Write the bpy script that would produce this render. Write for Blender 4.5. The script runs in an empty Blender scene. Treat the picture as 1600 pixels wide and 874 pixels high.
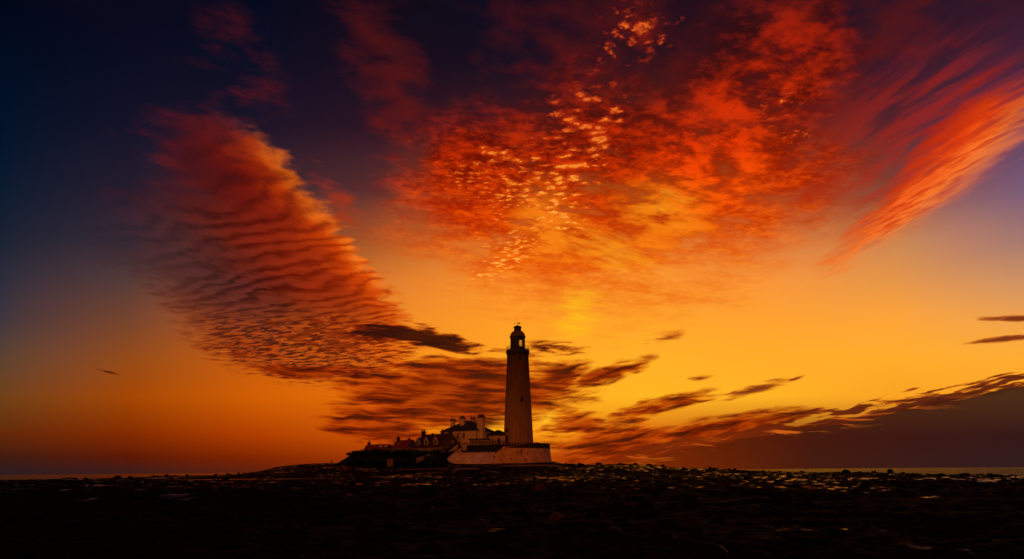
import bpy, bmesh, math, random
import numpy as np
from mathutils import Vector, Matrix

scene = bpy.context.scene
COL = scene.collection
F = 1043.0            # focal length in photograph pixels (1600 wide)
HX, HY = 800.0, 736.0 # where the level line of sight meets the picture
ROLL = math.radians(0.43)
EYE = 3.0             # eye height above the sea, metres

# ------------------------------------------------------------------ camera
cam_data = bpy.data.cameras.new("camera")
cam = bpy.data.objects.new("camera", cam_data)
COL.objects.link(cam)
scene.camera = cam
cam.location = (0, 0, EYE)
cam.rotation_euler = (Matrix.Rotation(math.pi/2, 3, 'X') @ Matrix.Rotation(-ROLL, 3, 'Z')).to_euler()
cam_data.sensor_width = 36.0
cam_data.lens = 36.0*F/1600.0
cam_data.shift_y = (HY-437.0)/1600.0
cam_data.clip_start = 0.2
cam_data.clip_end = 80000.0

scene.view_settings.view_transform = 'Standard'
scene.view_settings.look = 'None'
scene.view_settings.exposure = 0.0
scene.view_settings.gamma = 1.0

def uv(px, py):
    """slopes (right, up) of the line of sight through a photograph pixel"""
    dx, dy = px-HX, HY-py
    ca, sa = math.cos(ROLL), math.sin(ROLL)
    return (dx*ca+dy*sa)/F, (-dx*sa+dy*ca)/F
def ang(px, py):
    u, v = uv(px, py)
    return math.degrees(math.atan(u)), math.degrees(math.atan(v/math.sqrt(1+u*u)))
def lin(c):
    return tuple(((x/255.0)/12.92 if x <= 10.31 else ((x/255.0+0.055)/1.055)**2.4) for x in c)

# ------------------------------------------------------------------ sun: low, behind the lighthouse, veiled by cloud
SUN_AZ, SUN_EL = ang(800, 668)
sd = bpy.data.lights.new("sun", 'SUN')
sun = bpy.data.objects.new("sun", sd)
COL.objects.link(sun)
sd.energy = 0.30
sd.angle = math.radians(3.0)
sd.color = (1.0, 0.45, 0.12)
_d = Vector((math.sin(math.radians(SUN_AZ))*math.cos(math.radians(SUN_EL)),
             math.cos(math.radians(SUN_AZ))*math.cos(math.radians(SUN_EL)), math.sin(math.radians(SUN_EL))))
sun.rotation_euler = _d.to_track_quat('Z', 'Y').to_euler()
sun.location = (0, 900, 80)

# ------------------------------------------------------------------ sky
world = bpy.data.worlds.new("World")
scene.world = world
world.use_nodes = True
world.cycles.sampling_method = 'MANUAL'
world.cycles.sample_map_resolution = 512
NT = world.node_tree
NT.nodes.clear()

def N(t, **kw):
    n = NT.nodes.new(t)
    for k, v in kw.items():
        setattr(n, k, v)
    return n
def put(sock, v):
    if isinstance(v, bpy.types.NodeSocket):
        NT.links.new(v, sock)
    elif sock.type == 'RGBA' and len(v) == 3:
        sock.default_value = (*v, 1)
    else:
        sock.default_value = v
def M(op, a, b=None, c=None, clamp=False):
    n = N('ShaderNodeMath', operation=op, use_clamp=clamp)
    put(n.inputs[0], a)
    if b is not None: put(n.inputs[1], b)
    if c is not None: put(n.inputs[2], c)
    return n.outputs[0]
def add(a, b): return M('ADD', a, b)
def sub(a, b): return M('SUBTRACT', a, b)
def mul(a, b): return M('MULTIPLY', a, b)
def mx(a, b): return M('MAXIMUM', a, b)
def mn(a, b): return M('MINIMUM', a, b)
def sm(x, lo, hi, a=0.0, b=1.0, kind='SMOOTHSTEP'):
    n = N('ShaderNodeMapRange', interpolation_type=kind, clamp=True)
    put(n.inputs[0], x)
    for i, v in enumerate((lo, hi, a, b)): put(n.inputs[i+1], v)
    return n.outputs[0]
def xyz(x, y, z=0.0):
    n = N('ShaderNodeCombineXYZ')
    put(n.inputs[0], x); put(n.inputs[1], y); put(n.inputs[2], z)
    return n.outputs[0]
def vadd(a, b):
    n = N('ShaderNodeVectorMath', operation='ADD'); put(n.inputs[0], a); put(n.inputs[1], b); return n.outputs[0]
def mapv(v, loc=(0,0,0), rot=0.0, scale=(1,1,1), kind='TEXTURE'):
    n = N('ShaderNodeMapping', vector_type=kind)
    put(n.inputs[0], v); n.inputs[1].default_value = loc
    n.inputs[2].default_value = (0, 0, rot); n.inputs[3].default_value = scale
    return n.outputs[0]
def noise(v, scale, detail=3.0, rough=0.5, dist=0.0, color=False):
    n = N('ShaderNodeTexNoise', noise_dimensions='2D')
    put(n.inputs['Vector'], v); n.inputs['Scale'].default_value = scale
    n.inputs['Detail'].default_value = detail; n.inputs['Roughness'].default_value = rough
    n.inputs['Distortion'].default_value = dist
    return n.outputs[1 if color else 0]
def voro(v, scale, rnd=1.0, smooth=0.3):
    n = N('ShaderNodeTexVoronoi', voronoi_dimensions='2D', feature='SMOOTH_F1')
    put(n.inputs['Vector'], v); n.inputs['Scale'].default_value = scale
    n.inputs['Smoothness'].default_value = smooth
    n.inputs['Randomness'].default_value = rnd
    return n.outputs['Distance']
def over(a, b, f):
    n = N('ShaderNodeMix', data_type='RGBA', clamp_factor=True)
    put(n.inputs[0], f)
    for s, v in ((n.inputs[6], a), (n.inputs[7], b)):
        put(s, v)
    return n.outputs[2]
def srgb(*c): return (*lin(c), 1.0)
def ramp(x, stops, interp='LINEAR'):
    n = N('ShaderNodeValToRGB'); put(n.inputs[0], x)
    cr = n.color_ramp; cr.interpolation = interp
    stops = sorted(stops, key=lambda s: s[0])
    cr.elements[0].position = stops[0][0]; cr.elements[0].color = srgb(*stops[0][1])
    cr.elements[1].position = stops[-1][0]; cr.elements[1].color = srgb(*stops[-1][1])
    for p, c in stops[1:-1]:
        e = cr.elements.new(p); e.color = srgb(*c)
    return n.outputs[0]

tc = N('ShaderNodeTexCoord')
sx = N('ShaderNodeSeparateXYZ'); NT.links.new(tc.outputs['Generated'], sx.inputs[0])
DX, DY, DZ = sx.outputs
AZ = M('DEGREES', M('ARCTAN2', DX, DY))
EL = M('DEGREES', M('ARCSINE', DZ))
S = xyz(AZ, EL)                                  # compass bearing / height, degrees
ZC = add(mx(DZ, 0.0), 0.035)
QX, QY = M('DIVIDE', DX, ZC), M('DIVIDE', DY, ZC)
C = xyz(QX, QY)                                  # position on a level cloud deck, in deck heights

def warped(scale, amp, detail=3.0, stretch=(1, 1, 1)):
    """bearing/height pushed about by deck noise so cloud outlines come out ragged"""
    nz = noise(mapv(C, scale=stretch), scale, detail, 0.55, color=True)
    m = N('ShaderNodeVectorMath', operation='MULTIPLY_ADD')
    NT.links.new(nz, m.inputs[0]); m.inputs[1].default_value = (2*amp[0], 2*amp[1], 0)
    NT.links.new(vadd(S, (-amp[0], -amp[1], 0)), m.inputs[2])
    return m.outputs[0]
def splat(V, a, b, w, quad=False):
    """soft ellipse whose long axis runs from picture point a to b, half width w (degrees)"""
    A, B = ang(*a), ang(*b)
    cx, cy = (A[0]+B[0])/2, (A[1]+B[1])/2
    L = math.hypot(B[0]-A[0], B[1]-A[1])/2
    r = math.atan2(B[1]-A[1], B[0]-A[0])
    m = mapv(V, (cx, cy, 0), r, (L, w, 1))
    n = N('ShaderNodeTexGradient', gradient_type='QUADRATIC_SPHERE' if quad else 'SPHERICAL')
    NT.links.new(m, n.inputs[0])
    return n.outputs['Fac']
def union(V, lst, quad=False):
    r = None
    for a, b, w, g in lst:
        s = splat(V, a, b, w, quad)
        if g != 1: s = mul(s, g)
        r = s if r is None else mx(r, s)
    return r
def line(a, b, V=None):
    """signed height in degrees above the great line through picture points a and b"""
    A, B = ang(*a), ang(*b)
    dx, dy = B[0]-A[0], B[1]-A[1]; L = math.hypot(dx, dy); nx, ny = -dy/L, dx/L
    if V is None: X, Y = AZ, EL
    else:
        sp = N('ShaderNodeSeparateXYZ'); NT.links.new(V, sp.inputs[0]); X, Y = sp.outputs[0], sp.outputs[1]
    return add(mul(X, nx), M('MULTIPLY_ADD', Y, ny, -(A[0]*nx+A[1]*ny)))

# ---- clear sky: colour by height for a fan of bearings
ROWS = [0, 100, 200, 300, 380, 440, 500, 560, 620, 680, 715, 738]
GRID = {
    0:    [(1,6,23),(0,12,33),(0,18,40),(9,26,47),(26,34,51),(44,45,60),(62,54,62),(92,66,48),(112,64,22),(98,38,8),(62,26,16),(44,26,30)],
    200:  [(8,8,26),(10,12,32),(19,18,39),(36,28,45),(54,42,53),(84,58,56),(118,68,44),(148,74,22),(164,70,2),(128,40,0),(90,22,4),(58,26,24)],
    400:  [(4,9,28),(11,14,34),(26,19,38),(60,38,48),(90,52,46),(140,72,40),(180,88,28),(202,94,14),(210,94,2),(174,60,0),(126,34,0),(92,31,12)],
    600:  [(17,9,22),(26,13,28),(44,20,34),(88,44,44),(174,88,38),(222,124,46),(240,138,38),(244,138,22),(230,112,8),(200,82,2),(160,54,2),(138,44,8)],
    800:  [(11,11,27),(23,14,30),(62,24,30),(170,80,30),(235,135,50),(254,150,46),(255,157,38),(255,164,32),(255,174,30),(255,164,22),(196,78,6),(156,54,6)],
    1000: [(23,12,26),(40,17,26),(108,34,16),(190,85,20),(245,140,45),(255,154,46),(255,163,40),(255,176,38),(255,180,32),(220,100,10),(158,54,4),(134,44,6)],
    1200: [(42,14,24),(58,19,24),(116,30,14),(170,70,24),(220,125,60),(250,150,58),(255,162,48),(255,172,40),(255,178,36),(150,60,14),(112,40,8),(95,34,8)],
    1400: [(30,19,36),(45,23,40),(84,35,42),(134,66,54),(205,135,82),(230,150,72),(255,164,56),(255,172,42),(250,162,34),(90,38,24),(70,34,28),(62,32,26)],
    1600: [(54,23,40),(66,34,56),(92,60,92),(124,92,118),(168,122,112),(208,146,98),(240,162,74),(255,172,48),(255,168,38),(62,32,32),(52,32,36),(48,32,34)],
}
E0, E1 = -2.0, 60.0
T = sm(EL, E0, E1, kind='LINEAR')
ZEN = (52, 26, 32)
cols = []
for px, row in GRID.items():
    st = [((ang(px, py)[1]-E0)/(E1-E0), c) for py, c in zip(ROWS, row)]
    st = [(max(0.0, t), c) for t, c in st] + [(1.0, ZEN)]
    cols.append((ang(px, 500)[0], ramp(T, st)))
# the rest of the round: dusk to both sides, an added orange glow behind the camera that lights the facing walls
BACK = [(0.0, (255,136,28)), (0.2, (250,128,26)), (0.6, (206,86,22)), (1.0, ZEN)]
SIDE_L = [(0.0, (70,36,24)), (0.1, (112,54,20)), (0.3, (84,46,36)), (0.6, (44,26,36)), (1.0, ZEN)]
SIDE_R = [(0.0, (48,32,36)), (0.12, (90,52,44)), (0.3, (110,80,96)), (0.6, (70,42,66)), (1.0, ZEN)]
back = ramp(T, BACK)
cols = [(-180, back), (-75, ramp(T, SIDE_L))] + cols + [(75, ramp(T, SIDE_R)), (180, back)]
sky = cols[0][1]
for (a0, _), (a1, c1) in zip(cols[:-1], cols[1:]):
    sky = over(sky, c1, sm(AZ, a0, a1, kind='LINEAR'))

# ---- clouds
W1 = warped(2.6, (3.6, 2.6), 5.0)
W2 = warped(6.0, (1.5, 1.1), 5.0)
big = noise(C, 2.2, 4.0, 0.55)
fine = noise(C, 30.0, 4.0, 0.62)
mid = noise(mapv(C, rot=0.45, scale=(1.0, 0.7, 1)), 7.0, 6.0, 0.6, 0.15)
ELF = sm(EL, 14.0, 36.0, kind='LINEAR')
def alpha(mask, nz, amt, lo, hi):
    return mul(sm(add(mask, mul(sub(nz, 0.5), amt)), lo, hi), sm(mask, 0.0, 0.3))

def shade(a, col, f):
    """dark cloud over a bright sky: its thin margins redden the light before the core blocks it"""
    n = N('ShaderNodeMix', data_type='RGBA', blend_type='MULTIPLY', clamp_factor=True)
    put(n.inputs[0], M('POWER', M('MINIMUM', f, 1.0), 0.6)); put(n.inputs[6], a); n.inputs[7].default_value = (0.80, 0.30, 0.10, 1)
    return over(n.outputs[2], col, f)
# high thin veil of red over the top of the sky
veil = union(W1, [((540,-120),(690,330),5.0,0.95), ((640,-20),(1300,40),9,0.8), ((860,150),(1300,120),6,0.7), ((1120,-80),(1400,240),7,0.9), ((170,190),(470,330),7,0.45), ((280,-60),(440,220),5,0.45), ((1180,60),(1640,-20),6,0.8), ((1150,180),(1420,330),5.5,0.8)])
va = alpha(veil, mid, 1.7, 0.1, 1.05)
vcol = ramp(sm(EL, 10, 36, kind='LINEAR'), [(0,(190,56,8)),(0.4,(140,34,12)),(0.7,(98,22,18)),(1,(70,16,20))])
sky = over(sky, vcol, mul(va, 0.72))

# fan of altocumulus in the middle: a soft body ...
fan = union(W1, [((520,310),(1420,250),11.5,1.25), ((620,300),(900,230),6.0,1.0), ((900,330),(1300,330),6.5,1.1), ((1080,250),(1330,260),5.0,1.0), ((760,350),(1180,350),6.0,1.1), ((990,420),(860,40),9.0,0.95), ((1020,150),(1400,60),7.0,1.2), ((640,220),(860,420),5.5,0.95), ((960,60),(1060,20),5,0.6)])
soft = noise(mapv(C, rot=0.5, scale=(1.0, 0.6, 1)), 6.0, 6.0, 0.62, 0.12)
fm = alpha(fan, add(mul(big,0.5),mul(mid,0.5)), 1.2, 0.0, 0.75)
ft = sm(add(mul(soft, 0.62), mul(fine, 0.38)), 0.40, 0.72)
f_dark = ramp(ELF, [(0,(240,118,24)),(0.14,(224,78,4)),(0.3,(176,34,0)),(0.5,(112,16,2)),(0.7,(58,12,12)),(1,(28,12,22))])
f_lit = ramp(ELF, [(0,(255,156,42)),(0.14,(255,128,16)),(0.3,(252,88,4)),(0.5,(232,56,2)),(0.72,(172,32,6)),(1,(96,24,16))])
east = union(W1, [((1000,330),(1240,120),6.5,1.2), ((1020,240),(1210,180),4.5,1.3), ((1130,100),(1290,60),3.5,0.9)])
ft2 = add(mul(ft, 0.8), mul(mul(sm(east, 0.0, 0.8), sm(soft, 0.34, 0.62)), 0.55))
ft2 = add(ft2, mul(sm(east, 0.1, 0.9), 0.08))
fcol = over(f_dark, f_lit, ft2)
core = union(W1, [((830,410),(905,285),5.0,1.0), ((930,390),(1120,300),4.5,0.9)])
fcol = over(fcol, srgb(255,142,20), mul(mul(sm(core, 0.0, 0.9), sm(soft, 0.30, 0.60)), 0.72))
sky = over(sky, fcol, mul(fm, sm(add(mul(big, 0.4), mul(soft, 0.6)), 0.24, 0.5)))
# ... and bright flecks
zone = union(W1, [((830,400),(930,210),3.8,1.4), ((820,430),(970,60),5.2,1.15), ((660,250),(980,330),5.4,0.92), ((700,420),(900,370),3.2,1.0), ((880,60),(1120,20),4.0,0.8), ((1160,90),(1300,270),3.4,0.6)])
CW = vadd(C, mapv(noise(C, 38.0, 4.0, 0.6, color=True), scale=(0.045, 0.045, 0.045), kind='POINT'))
puff = voro(mapv(CW, rot=-0.2, scale=(1.2, 0.85, 1)), 22.0, 1.0, 0.12)
puff2 = voro(mapv(CW, rot=0.3, scale=(1.2, 0.9, 1)), 37.0, 1.0, 0.12)
pick = noise(C, 3.3, 3.0, 0.6)
puff = add(mul(puff, sm(pick, 0.38, 0.60)), mul(puff2, sm(pick, 0.38, 0.60, 1.0, 0.0)))
cell = add(mul(sub(0.82, puff), 0.66), mul(noise(C, 10.0, 4.0, 0.6), 0.46))
thr = sm(zone, 0.0, 0.95, 0.80, 0.52)
fk = mul(sm(sub(cell, thr), 0.0, 0.16), sm(zone, 0.0, 0.3))
fk_c = ramp(ELF, [(0,(255,196,92)),(0.2,(255,188,72)),(0.4,(255,168,50)),(0.6,(252,124,38)),(1,(236,90,32))])
fk_m = ramp(ELF, [(0,(255,156,46)),(0.2,(252,122,20)),(0.4,(232,78,8)),(0.6,(190,48,10)),(1,(130,34,18))])
sky = over(sky, fk_m, mul(sm(sub(cell, thr), -0.14, 0.05), mul(sm(zone, 0.0, 0.4), 0.7)))
sky = over(sky, over(fk_m, fk_c, sm(fine, 0.3, 0.6, 0.35, 1.0)), mul(fk, 0.9))
cir = union(W2, [((860,350),(1060,440),2.4,1.0), ((960,330),(1130,300),1.6,0.55)])
strk = noise(mapv(S, rot=-0.33, scale=(4.0, 0.5, 1)), 1.0, 5.0, 0.6, 0.2)
sky = over(sky, srgb(255,172,34), mul(alpha(cir, strk, 2.0, 0.15, 1.3), 0.55))

# left wing: a rippled sheet
wing = union(W2, [((300,200),(620,510),7.2,1.3), ((180,370),(590,450),7.0,1.25), ((250,490),(670,510),5.2,1.2), ((90,335),(400,390),4.2,1.0), ((210,250),(470,320),5.5,1.1), ((330,550),(680,545),3.0,1.1)])
edge = line((400,200), (640,484), W2)              # > 0 outside the bright rim
bump = noise(C, 10.0, 3.0, 0.5)
edg = sub(edge, mul(sub(bump, 0.5), 3.0))
wm = mul(alpha(wing, mid, 0.9, 0.0, 0.42), sm(edg, 0.75, -0.35))
ph = add(add(QY, mul(QX, 0.5)), mul(noise(C, 1.8, 3.0, 0.5), 0.58))
ph = add(ph, mul(noise(C, 7.0, 4.0, 0.55), 0.11))
saw = M('FRACT', M('DIVIDE', ph, 0.138))
rib = mul(sm(saw, 0.0, 0.5), sm(saw, 1.0, 0.62))
ribs = mul(sm(EL, 25, 19), sm(noise(C, 3.0, 2.0), 0.25, 0.5))   # ripples fade out upwards into a smooth mass
smo = noise(C, 9.0, 6.0, 0.62, 0.3)
tex = add(mul(add(mul(rib, 0.6), mul(fine, 0.4)), mul(ribs, 0.62)), mul(smo, sub(1.0, mul(ribs, 0.62))))
fine2 = noise(mapv(C, rot=-0.46, scale=(1.0, 0.42, 1)), 9.0, 5.0, 0.6, 0.3)
lowt = sm(EL, 14.5, 10.0)
tex = add(mul(tex, sub(1.0, mul(lowt, 0.75))), mul(sm(fine2, 0.36, 0.62), mul(lowt, 0.75)))
lit = sm(edge, -14.0, -0.2, kind='LINEAR')                         # nearer the rim the sheet catches the light
lowr = sm(EL, 15.5, 9)
w_dark = ramp(lit, [(0,(36,20,28)),(0.3,(40,16,18)),(0.5,(60,10,4)),(0.65,(92,14,2)),(0.82,(122,26,2)),(1,(184,48,2))])
w_lit = ramp(lit, [(0,(58,38,48)),(0.3,(84,38,38)),(0.5,(116,36,22)),(0.65,(146,38,14)),(0.82,(162,44,8)),(0.92,(214,70,2)),(1,(255,122,26))])
w_dark = over(w_dark, over(srgb(84,28,8), srgb(132,34,0), sm(lit, 0.35, 0.9)), mul(lowr, 0.9))
w_lit = over(w_lit, over(srgb(142,58,22), srgb(236,100,10), sm(lit, 0.35, 1.0)), mul(lowr, 0.85))
up = sm(EL, 16.5, 22.5)
w_dark = over(w_dark, srgb(56,11,12), mul(up, 0.85)); w_lit = over(w_lit, over(srgb(82,14,14), srgb(150,26,2), sm(lit, 0.6, 1.0)), mul(up, sm(lit, 1.0, 0.75, 0.3, 0.97)))
wcol = over(w_dark, w_lit, sm(tex, 0.12, 0.82))
wfade = mul(mul(wm, sm(AZ, -34, -21, 0.05, 1.0)), M('MAXIMUM', sm(lit, 0.35, 0.65, 0.15, 1.0), sm(EL, 23.5, 19.5)))
wfade = mul(wfade, sm(add(EL, mul(sub(mid, 0.5), 8.0)), 29, 22.5, 0.12, 1.0))
wfade = mul(wfade, sm(tex, 0.2, 0.75, 1.0, sm(lowr, 0, 1, 0.97, 0.75)))
_n = N('ShaderNodeMix', data_type='RGBA', blend_type='MULTIPLY', clamp_factor=True)
put(_n.inputs[0], mul(wfade, sm(EL, 19, 11))); put(_n.inputs[6], sky); _n.inputs[7].default_value = (0.82, 0.42, 0.16, 1)
wfade = mul(wfade, sm(mul(lowt, sm(fine2, 0.44, 0.6)), 0.0, 1.0, 1.0, 0.30))
sky = over(_n.outputs[2], wcol, wfade)
plume = union(W1, [((470,240),(580,390),2.0,1.0), ((380,200),(430,270),2.0,0.8)])
sky = over(sky, srgb(176,50,10), mul(alpha(plume, mid, 1.6, 0.2, 1.0), 0.6))
# mottled tail of the wing, thinning out over the orange
tail = union(W2, [((390,510),(640,545),2.6,1.0), ((300,530),(460,560),1.4,0.8)])
mott = noise(mapv(S, rot=-0.12, scale=(1.8, 0.42, 1)), 1.0, 5.0, 0.62, 0.4)
sky = shade(sky, srgb(120,42,10), mul(alpha(tail, mott, 3.4, 0.45, 1.1), 0.75))

# right wing: a long combed streak
RW = vadd(C, mapv(noise(C, 2.5, 3.0, color=True), scale=(0.09, 0.09, 0), kind='POINT'))
R = mapv(RW, rot=1.80, scale=(1.0, 0.24, 1))
comb = noise(R, 4.2, 5.0, 0.54, 0.1)
Wr0 = noise(mapv(C, rot=1.80, scale=(1.0, 0.2, 1)), 3.2, 5.0, 0.55, color=True)
Wr = vadd(S, mapv(vadd(Wr0, (-0.5, -0.5, 0)), scale=(1.7, 1.7, 0), kind='POINT'))
rw = union(Wr, [((1280,430),(1690,120),2.9,1.3), ((1380,325),(1670,80),3.5,0.95), ((1230,470),(1500,270),2.0,0.6)])
dn = line((1300,425), (1610,185), Wr)
rwa = alpha(rw, comb, 1.1, 0.0, 0.85)
rwc = ramp(sm(dn, 6.0, 0.1, kind='LINEAR'), [(0,(96,24,26)),(0.4,(180,34,10)),(0.68,(240,72,12)),(1,(255,124,44))])
comb2 = noise(R, 11.0, 4.0, 0.55)
rwc = over(rwc, srgb(206,48,12), mul(sm(add(mul(comb, 0.55), mul(comb2, 0.45)), 0.56, 0.38), 0.75))
_n = N('ShaderNodeMix', data_type='RGBA', blend_type='MULTIPLY', clamp_factor=True)
put(_n.inputs[0], mul(rwa, sm(dn, -0.6, 1.0))); put(_n.inputs[6], sky); _n.inputs[7].default_value = (1.0, 0.45, 0.12, 1)
sky = _n.outputs[2]
sky = over(sky, rwc, mul(mul(rwa, sm(dn, -1.7, 0.8)), sm(EL, 13.5, 18, 0.35, 1.0)))
veil2 = union(Wr, [((1220,350),(1660,60),7.5,1.1), ((1300,260),(1560,140),5.0,1.0)])
sky = over(sky, srgb(176,36,16), mul(mul(sm(veil2, 0.05, 0.8), sm(comb, 0.34, 0.68)), mul(sm(dn, 0.2, 2.4), 0.5)))

# the sun's own glow low behind the lighthouse
g2 = union(W2, [((740,668),(800,648),1.7,1.0), ((830,660),(880,648),1.5,0.8)])
sky = over(sky, srgb(255,206,40), mul(sm(g2, 0.0, 0.9), 0.6))

# low dark stratus round the lighthouse
Wl = warped(1.6, (3.0, 0.7), 6.0, (1.0, 3.0, 1))
SW = vadd(S, mapv(noise(mapv(S, scale=(3, 1.2, 1)), 1.0, 3.0, color=True), scale=(0.9, 0.5, 0), kind='POINT'))
str1 = noise(mapv(SW, scale=(3.4, 0.5, 1)), 1.0, 6.0, 0.56, 0.2)
str2 = noise(mapv(SW, rot=-0.05, scale=(5.0, 0.42, 1)), 1.0, 4.0, 0.5)
strE = noise(mapv(SW, rot=0.22, scale=(4.4, 0.45, 1)), 1.0, 5.0, 0.55)
tx = over(xyz(*[add(mul(str1, 0.45), mul(str2, 0.55))]*3), xyz(*[add(mul(str1, 0.4), mul(strE, 0.6))]*3), sm(AZ, 2.0, 6.0))
tx = M('MULTIPLY', tx, 1.0)
low = union(Wl, [((490,612),(950,606),3.3,1.6), ((540,582),(900,574),1.5,1.35), ((380,577),(600,584),0.6,0.95), ((500,635),(860,646),2.2,1.3), ((470,652),(740,700),1.4,1.05)])
lowE = union(Wl, [((780,620),(930,570),2.0,1.0), ((850,615),(1030,556),1.0,1.05), ((820,700),(1100,684),2.2,0.95), ((930,662),(1140,608),0.9,0.95), ((980,690),(1300,640),1.2,1.05), ((830,640),(980,690),2.0,0.85)])
low = mx(low, lowE)
la = alpha(low, add(mul(tx, 0.75), mul(str1, 0.25)), 2.0, 0.0, 0.78)
lcol = ramp(sm(tx, 0.38, 0.66), [(0,(172,60,2)),(0.35,(134,36,0)),(0.7,(104,24,0)),(1,(60,14,6))])
sky = shade(sky, lcol, mul(la, 0.97))
fil = union(Wl, [((522,508),(790,546),1.0,1.7), ((515,520),(680,514),0.9,1.3), ((770,546),(920,548),0.8,0.8)])
fa = alpha(fil, str1, 2.4, 0.15, 0.85)
sky = shade(sky, ramp(sm(tx, 0.4, 0.66), [(0,(64,18,3)),(1,(40,12,8))]), mul(fa, 0.98))

# bank of cloud on the right, ragged lit top
We = warped(2.0, (2.2, 0.5), 6.0, (1.0, 3.0, 1))
bk = line((980,716), (1600,606), We)
bank = mul(sm(add(bk, mul(sub(tx, 0.5), -1.6)), 0.35, -0.15), sm(AZ, 3, 13))
bcol = ramp(sm(AZ, 8, 38, kind='LINEAR'), [(0,(128,38,2)),(0.3,(92,26,3)),(0.55,(64,21,13)),(1,(50,23,22))])
bcol = over(bcol, ramp(sm(AZ, 10, 38), [(0,(116,38,3)),(0.5,(68,27,14)),(1,(46,28,29))]), mul(sm(EL, 2.4, 0.2), 0.6))
sky = over(sky, bcol, mul(bank, 0.96))
st = mul(alpha(sm(bk, 2.0, 0.1), tx, 3.0, 0.62, 0.9), sm(AZ, 4, 14))
sky = shade(sky, over(srgb(116,38,6), srgb(66,22,14), sm(AZ, 14, 34)), mul(mul(st, sm(bk, -0.3, 0.1)), 0.9))
gl = mul(mul(sm(bk, -0.9, -0.1), sm(bk, 0.5, 0.0)), mul(sm(str2, 0.56, 0.68), sm(AZ, 7, 13)))
sky = over(sky, srgb(238,110,24), mul(gl, sm(AZ, 37, 20, 0.05, 0.75)))

# single wisps
thin = union(warped(4.0, (0.9, 0.2), 5.0, (1.0, 3.0, 1)), [((144,575),(192,587),0.18,1.6), ((1512,498),(1680,497),0.26,1.6), ((1496,538),(1660,521),0.26,1.5), ((1110,628),(1250,590),0.5,1.4), ((1220,600),(1275,581),0.2,1.0), ((1410,612),(1440,606),0.16,1.2), ((1068,593),(1114,588),0.35,0.9), ((1000,538),(1075,520),0.7,0.7)])
sky = shade(sky, over(srgb(60,26,10), srgb(96,36,16), sm(AZ, -30, 0)), mul(alpha(thin, str1, 2.4, 0.1, 1.25), 0.85))
# glow where the sun stands behind thin cloud
g1 = union(W1, [((858,540),(940,450),2.3,1.0), ((880,520),(915,485),1.8,1.0)])
sky = over(sky, srgb(255,196,20), mul(sm(g1, 0.0, 1.1), mul(sm(strk, 0.3, 0.65, 0.6, 1.0), 0.75)))
bg = N('ShaderNodeBackground'); NT.links.new(sky, bg.inputs[0]); bg.inputs[1].default_value = 1.0
nis = N('ShaderNodeTexSky', sky_type='NISHITA', sun_disc=False)
nis.sun_elevation = math.radians(SUN_EL); nis.sun_rotation = math.radians(SUN_AZ)
bg2 = N('ShaderNodeBackground'); NT.links.new(nis.outputs[0], bg2.inputs[0]); bg2.inputs[1].default_value = 0.0002
ads = N('ShaderNodeAddShader'); NT.links.new(bg.outputs[0], ads.inputs[0]); NT.links.new(bg2.outputs[0], ads.inputs[1])
wo = N('ShaderNodeOutputWorld'); NT.links.new(ads.outputs[0], wo.inputs[0])

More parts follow.
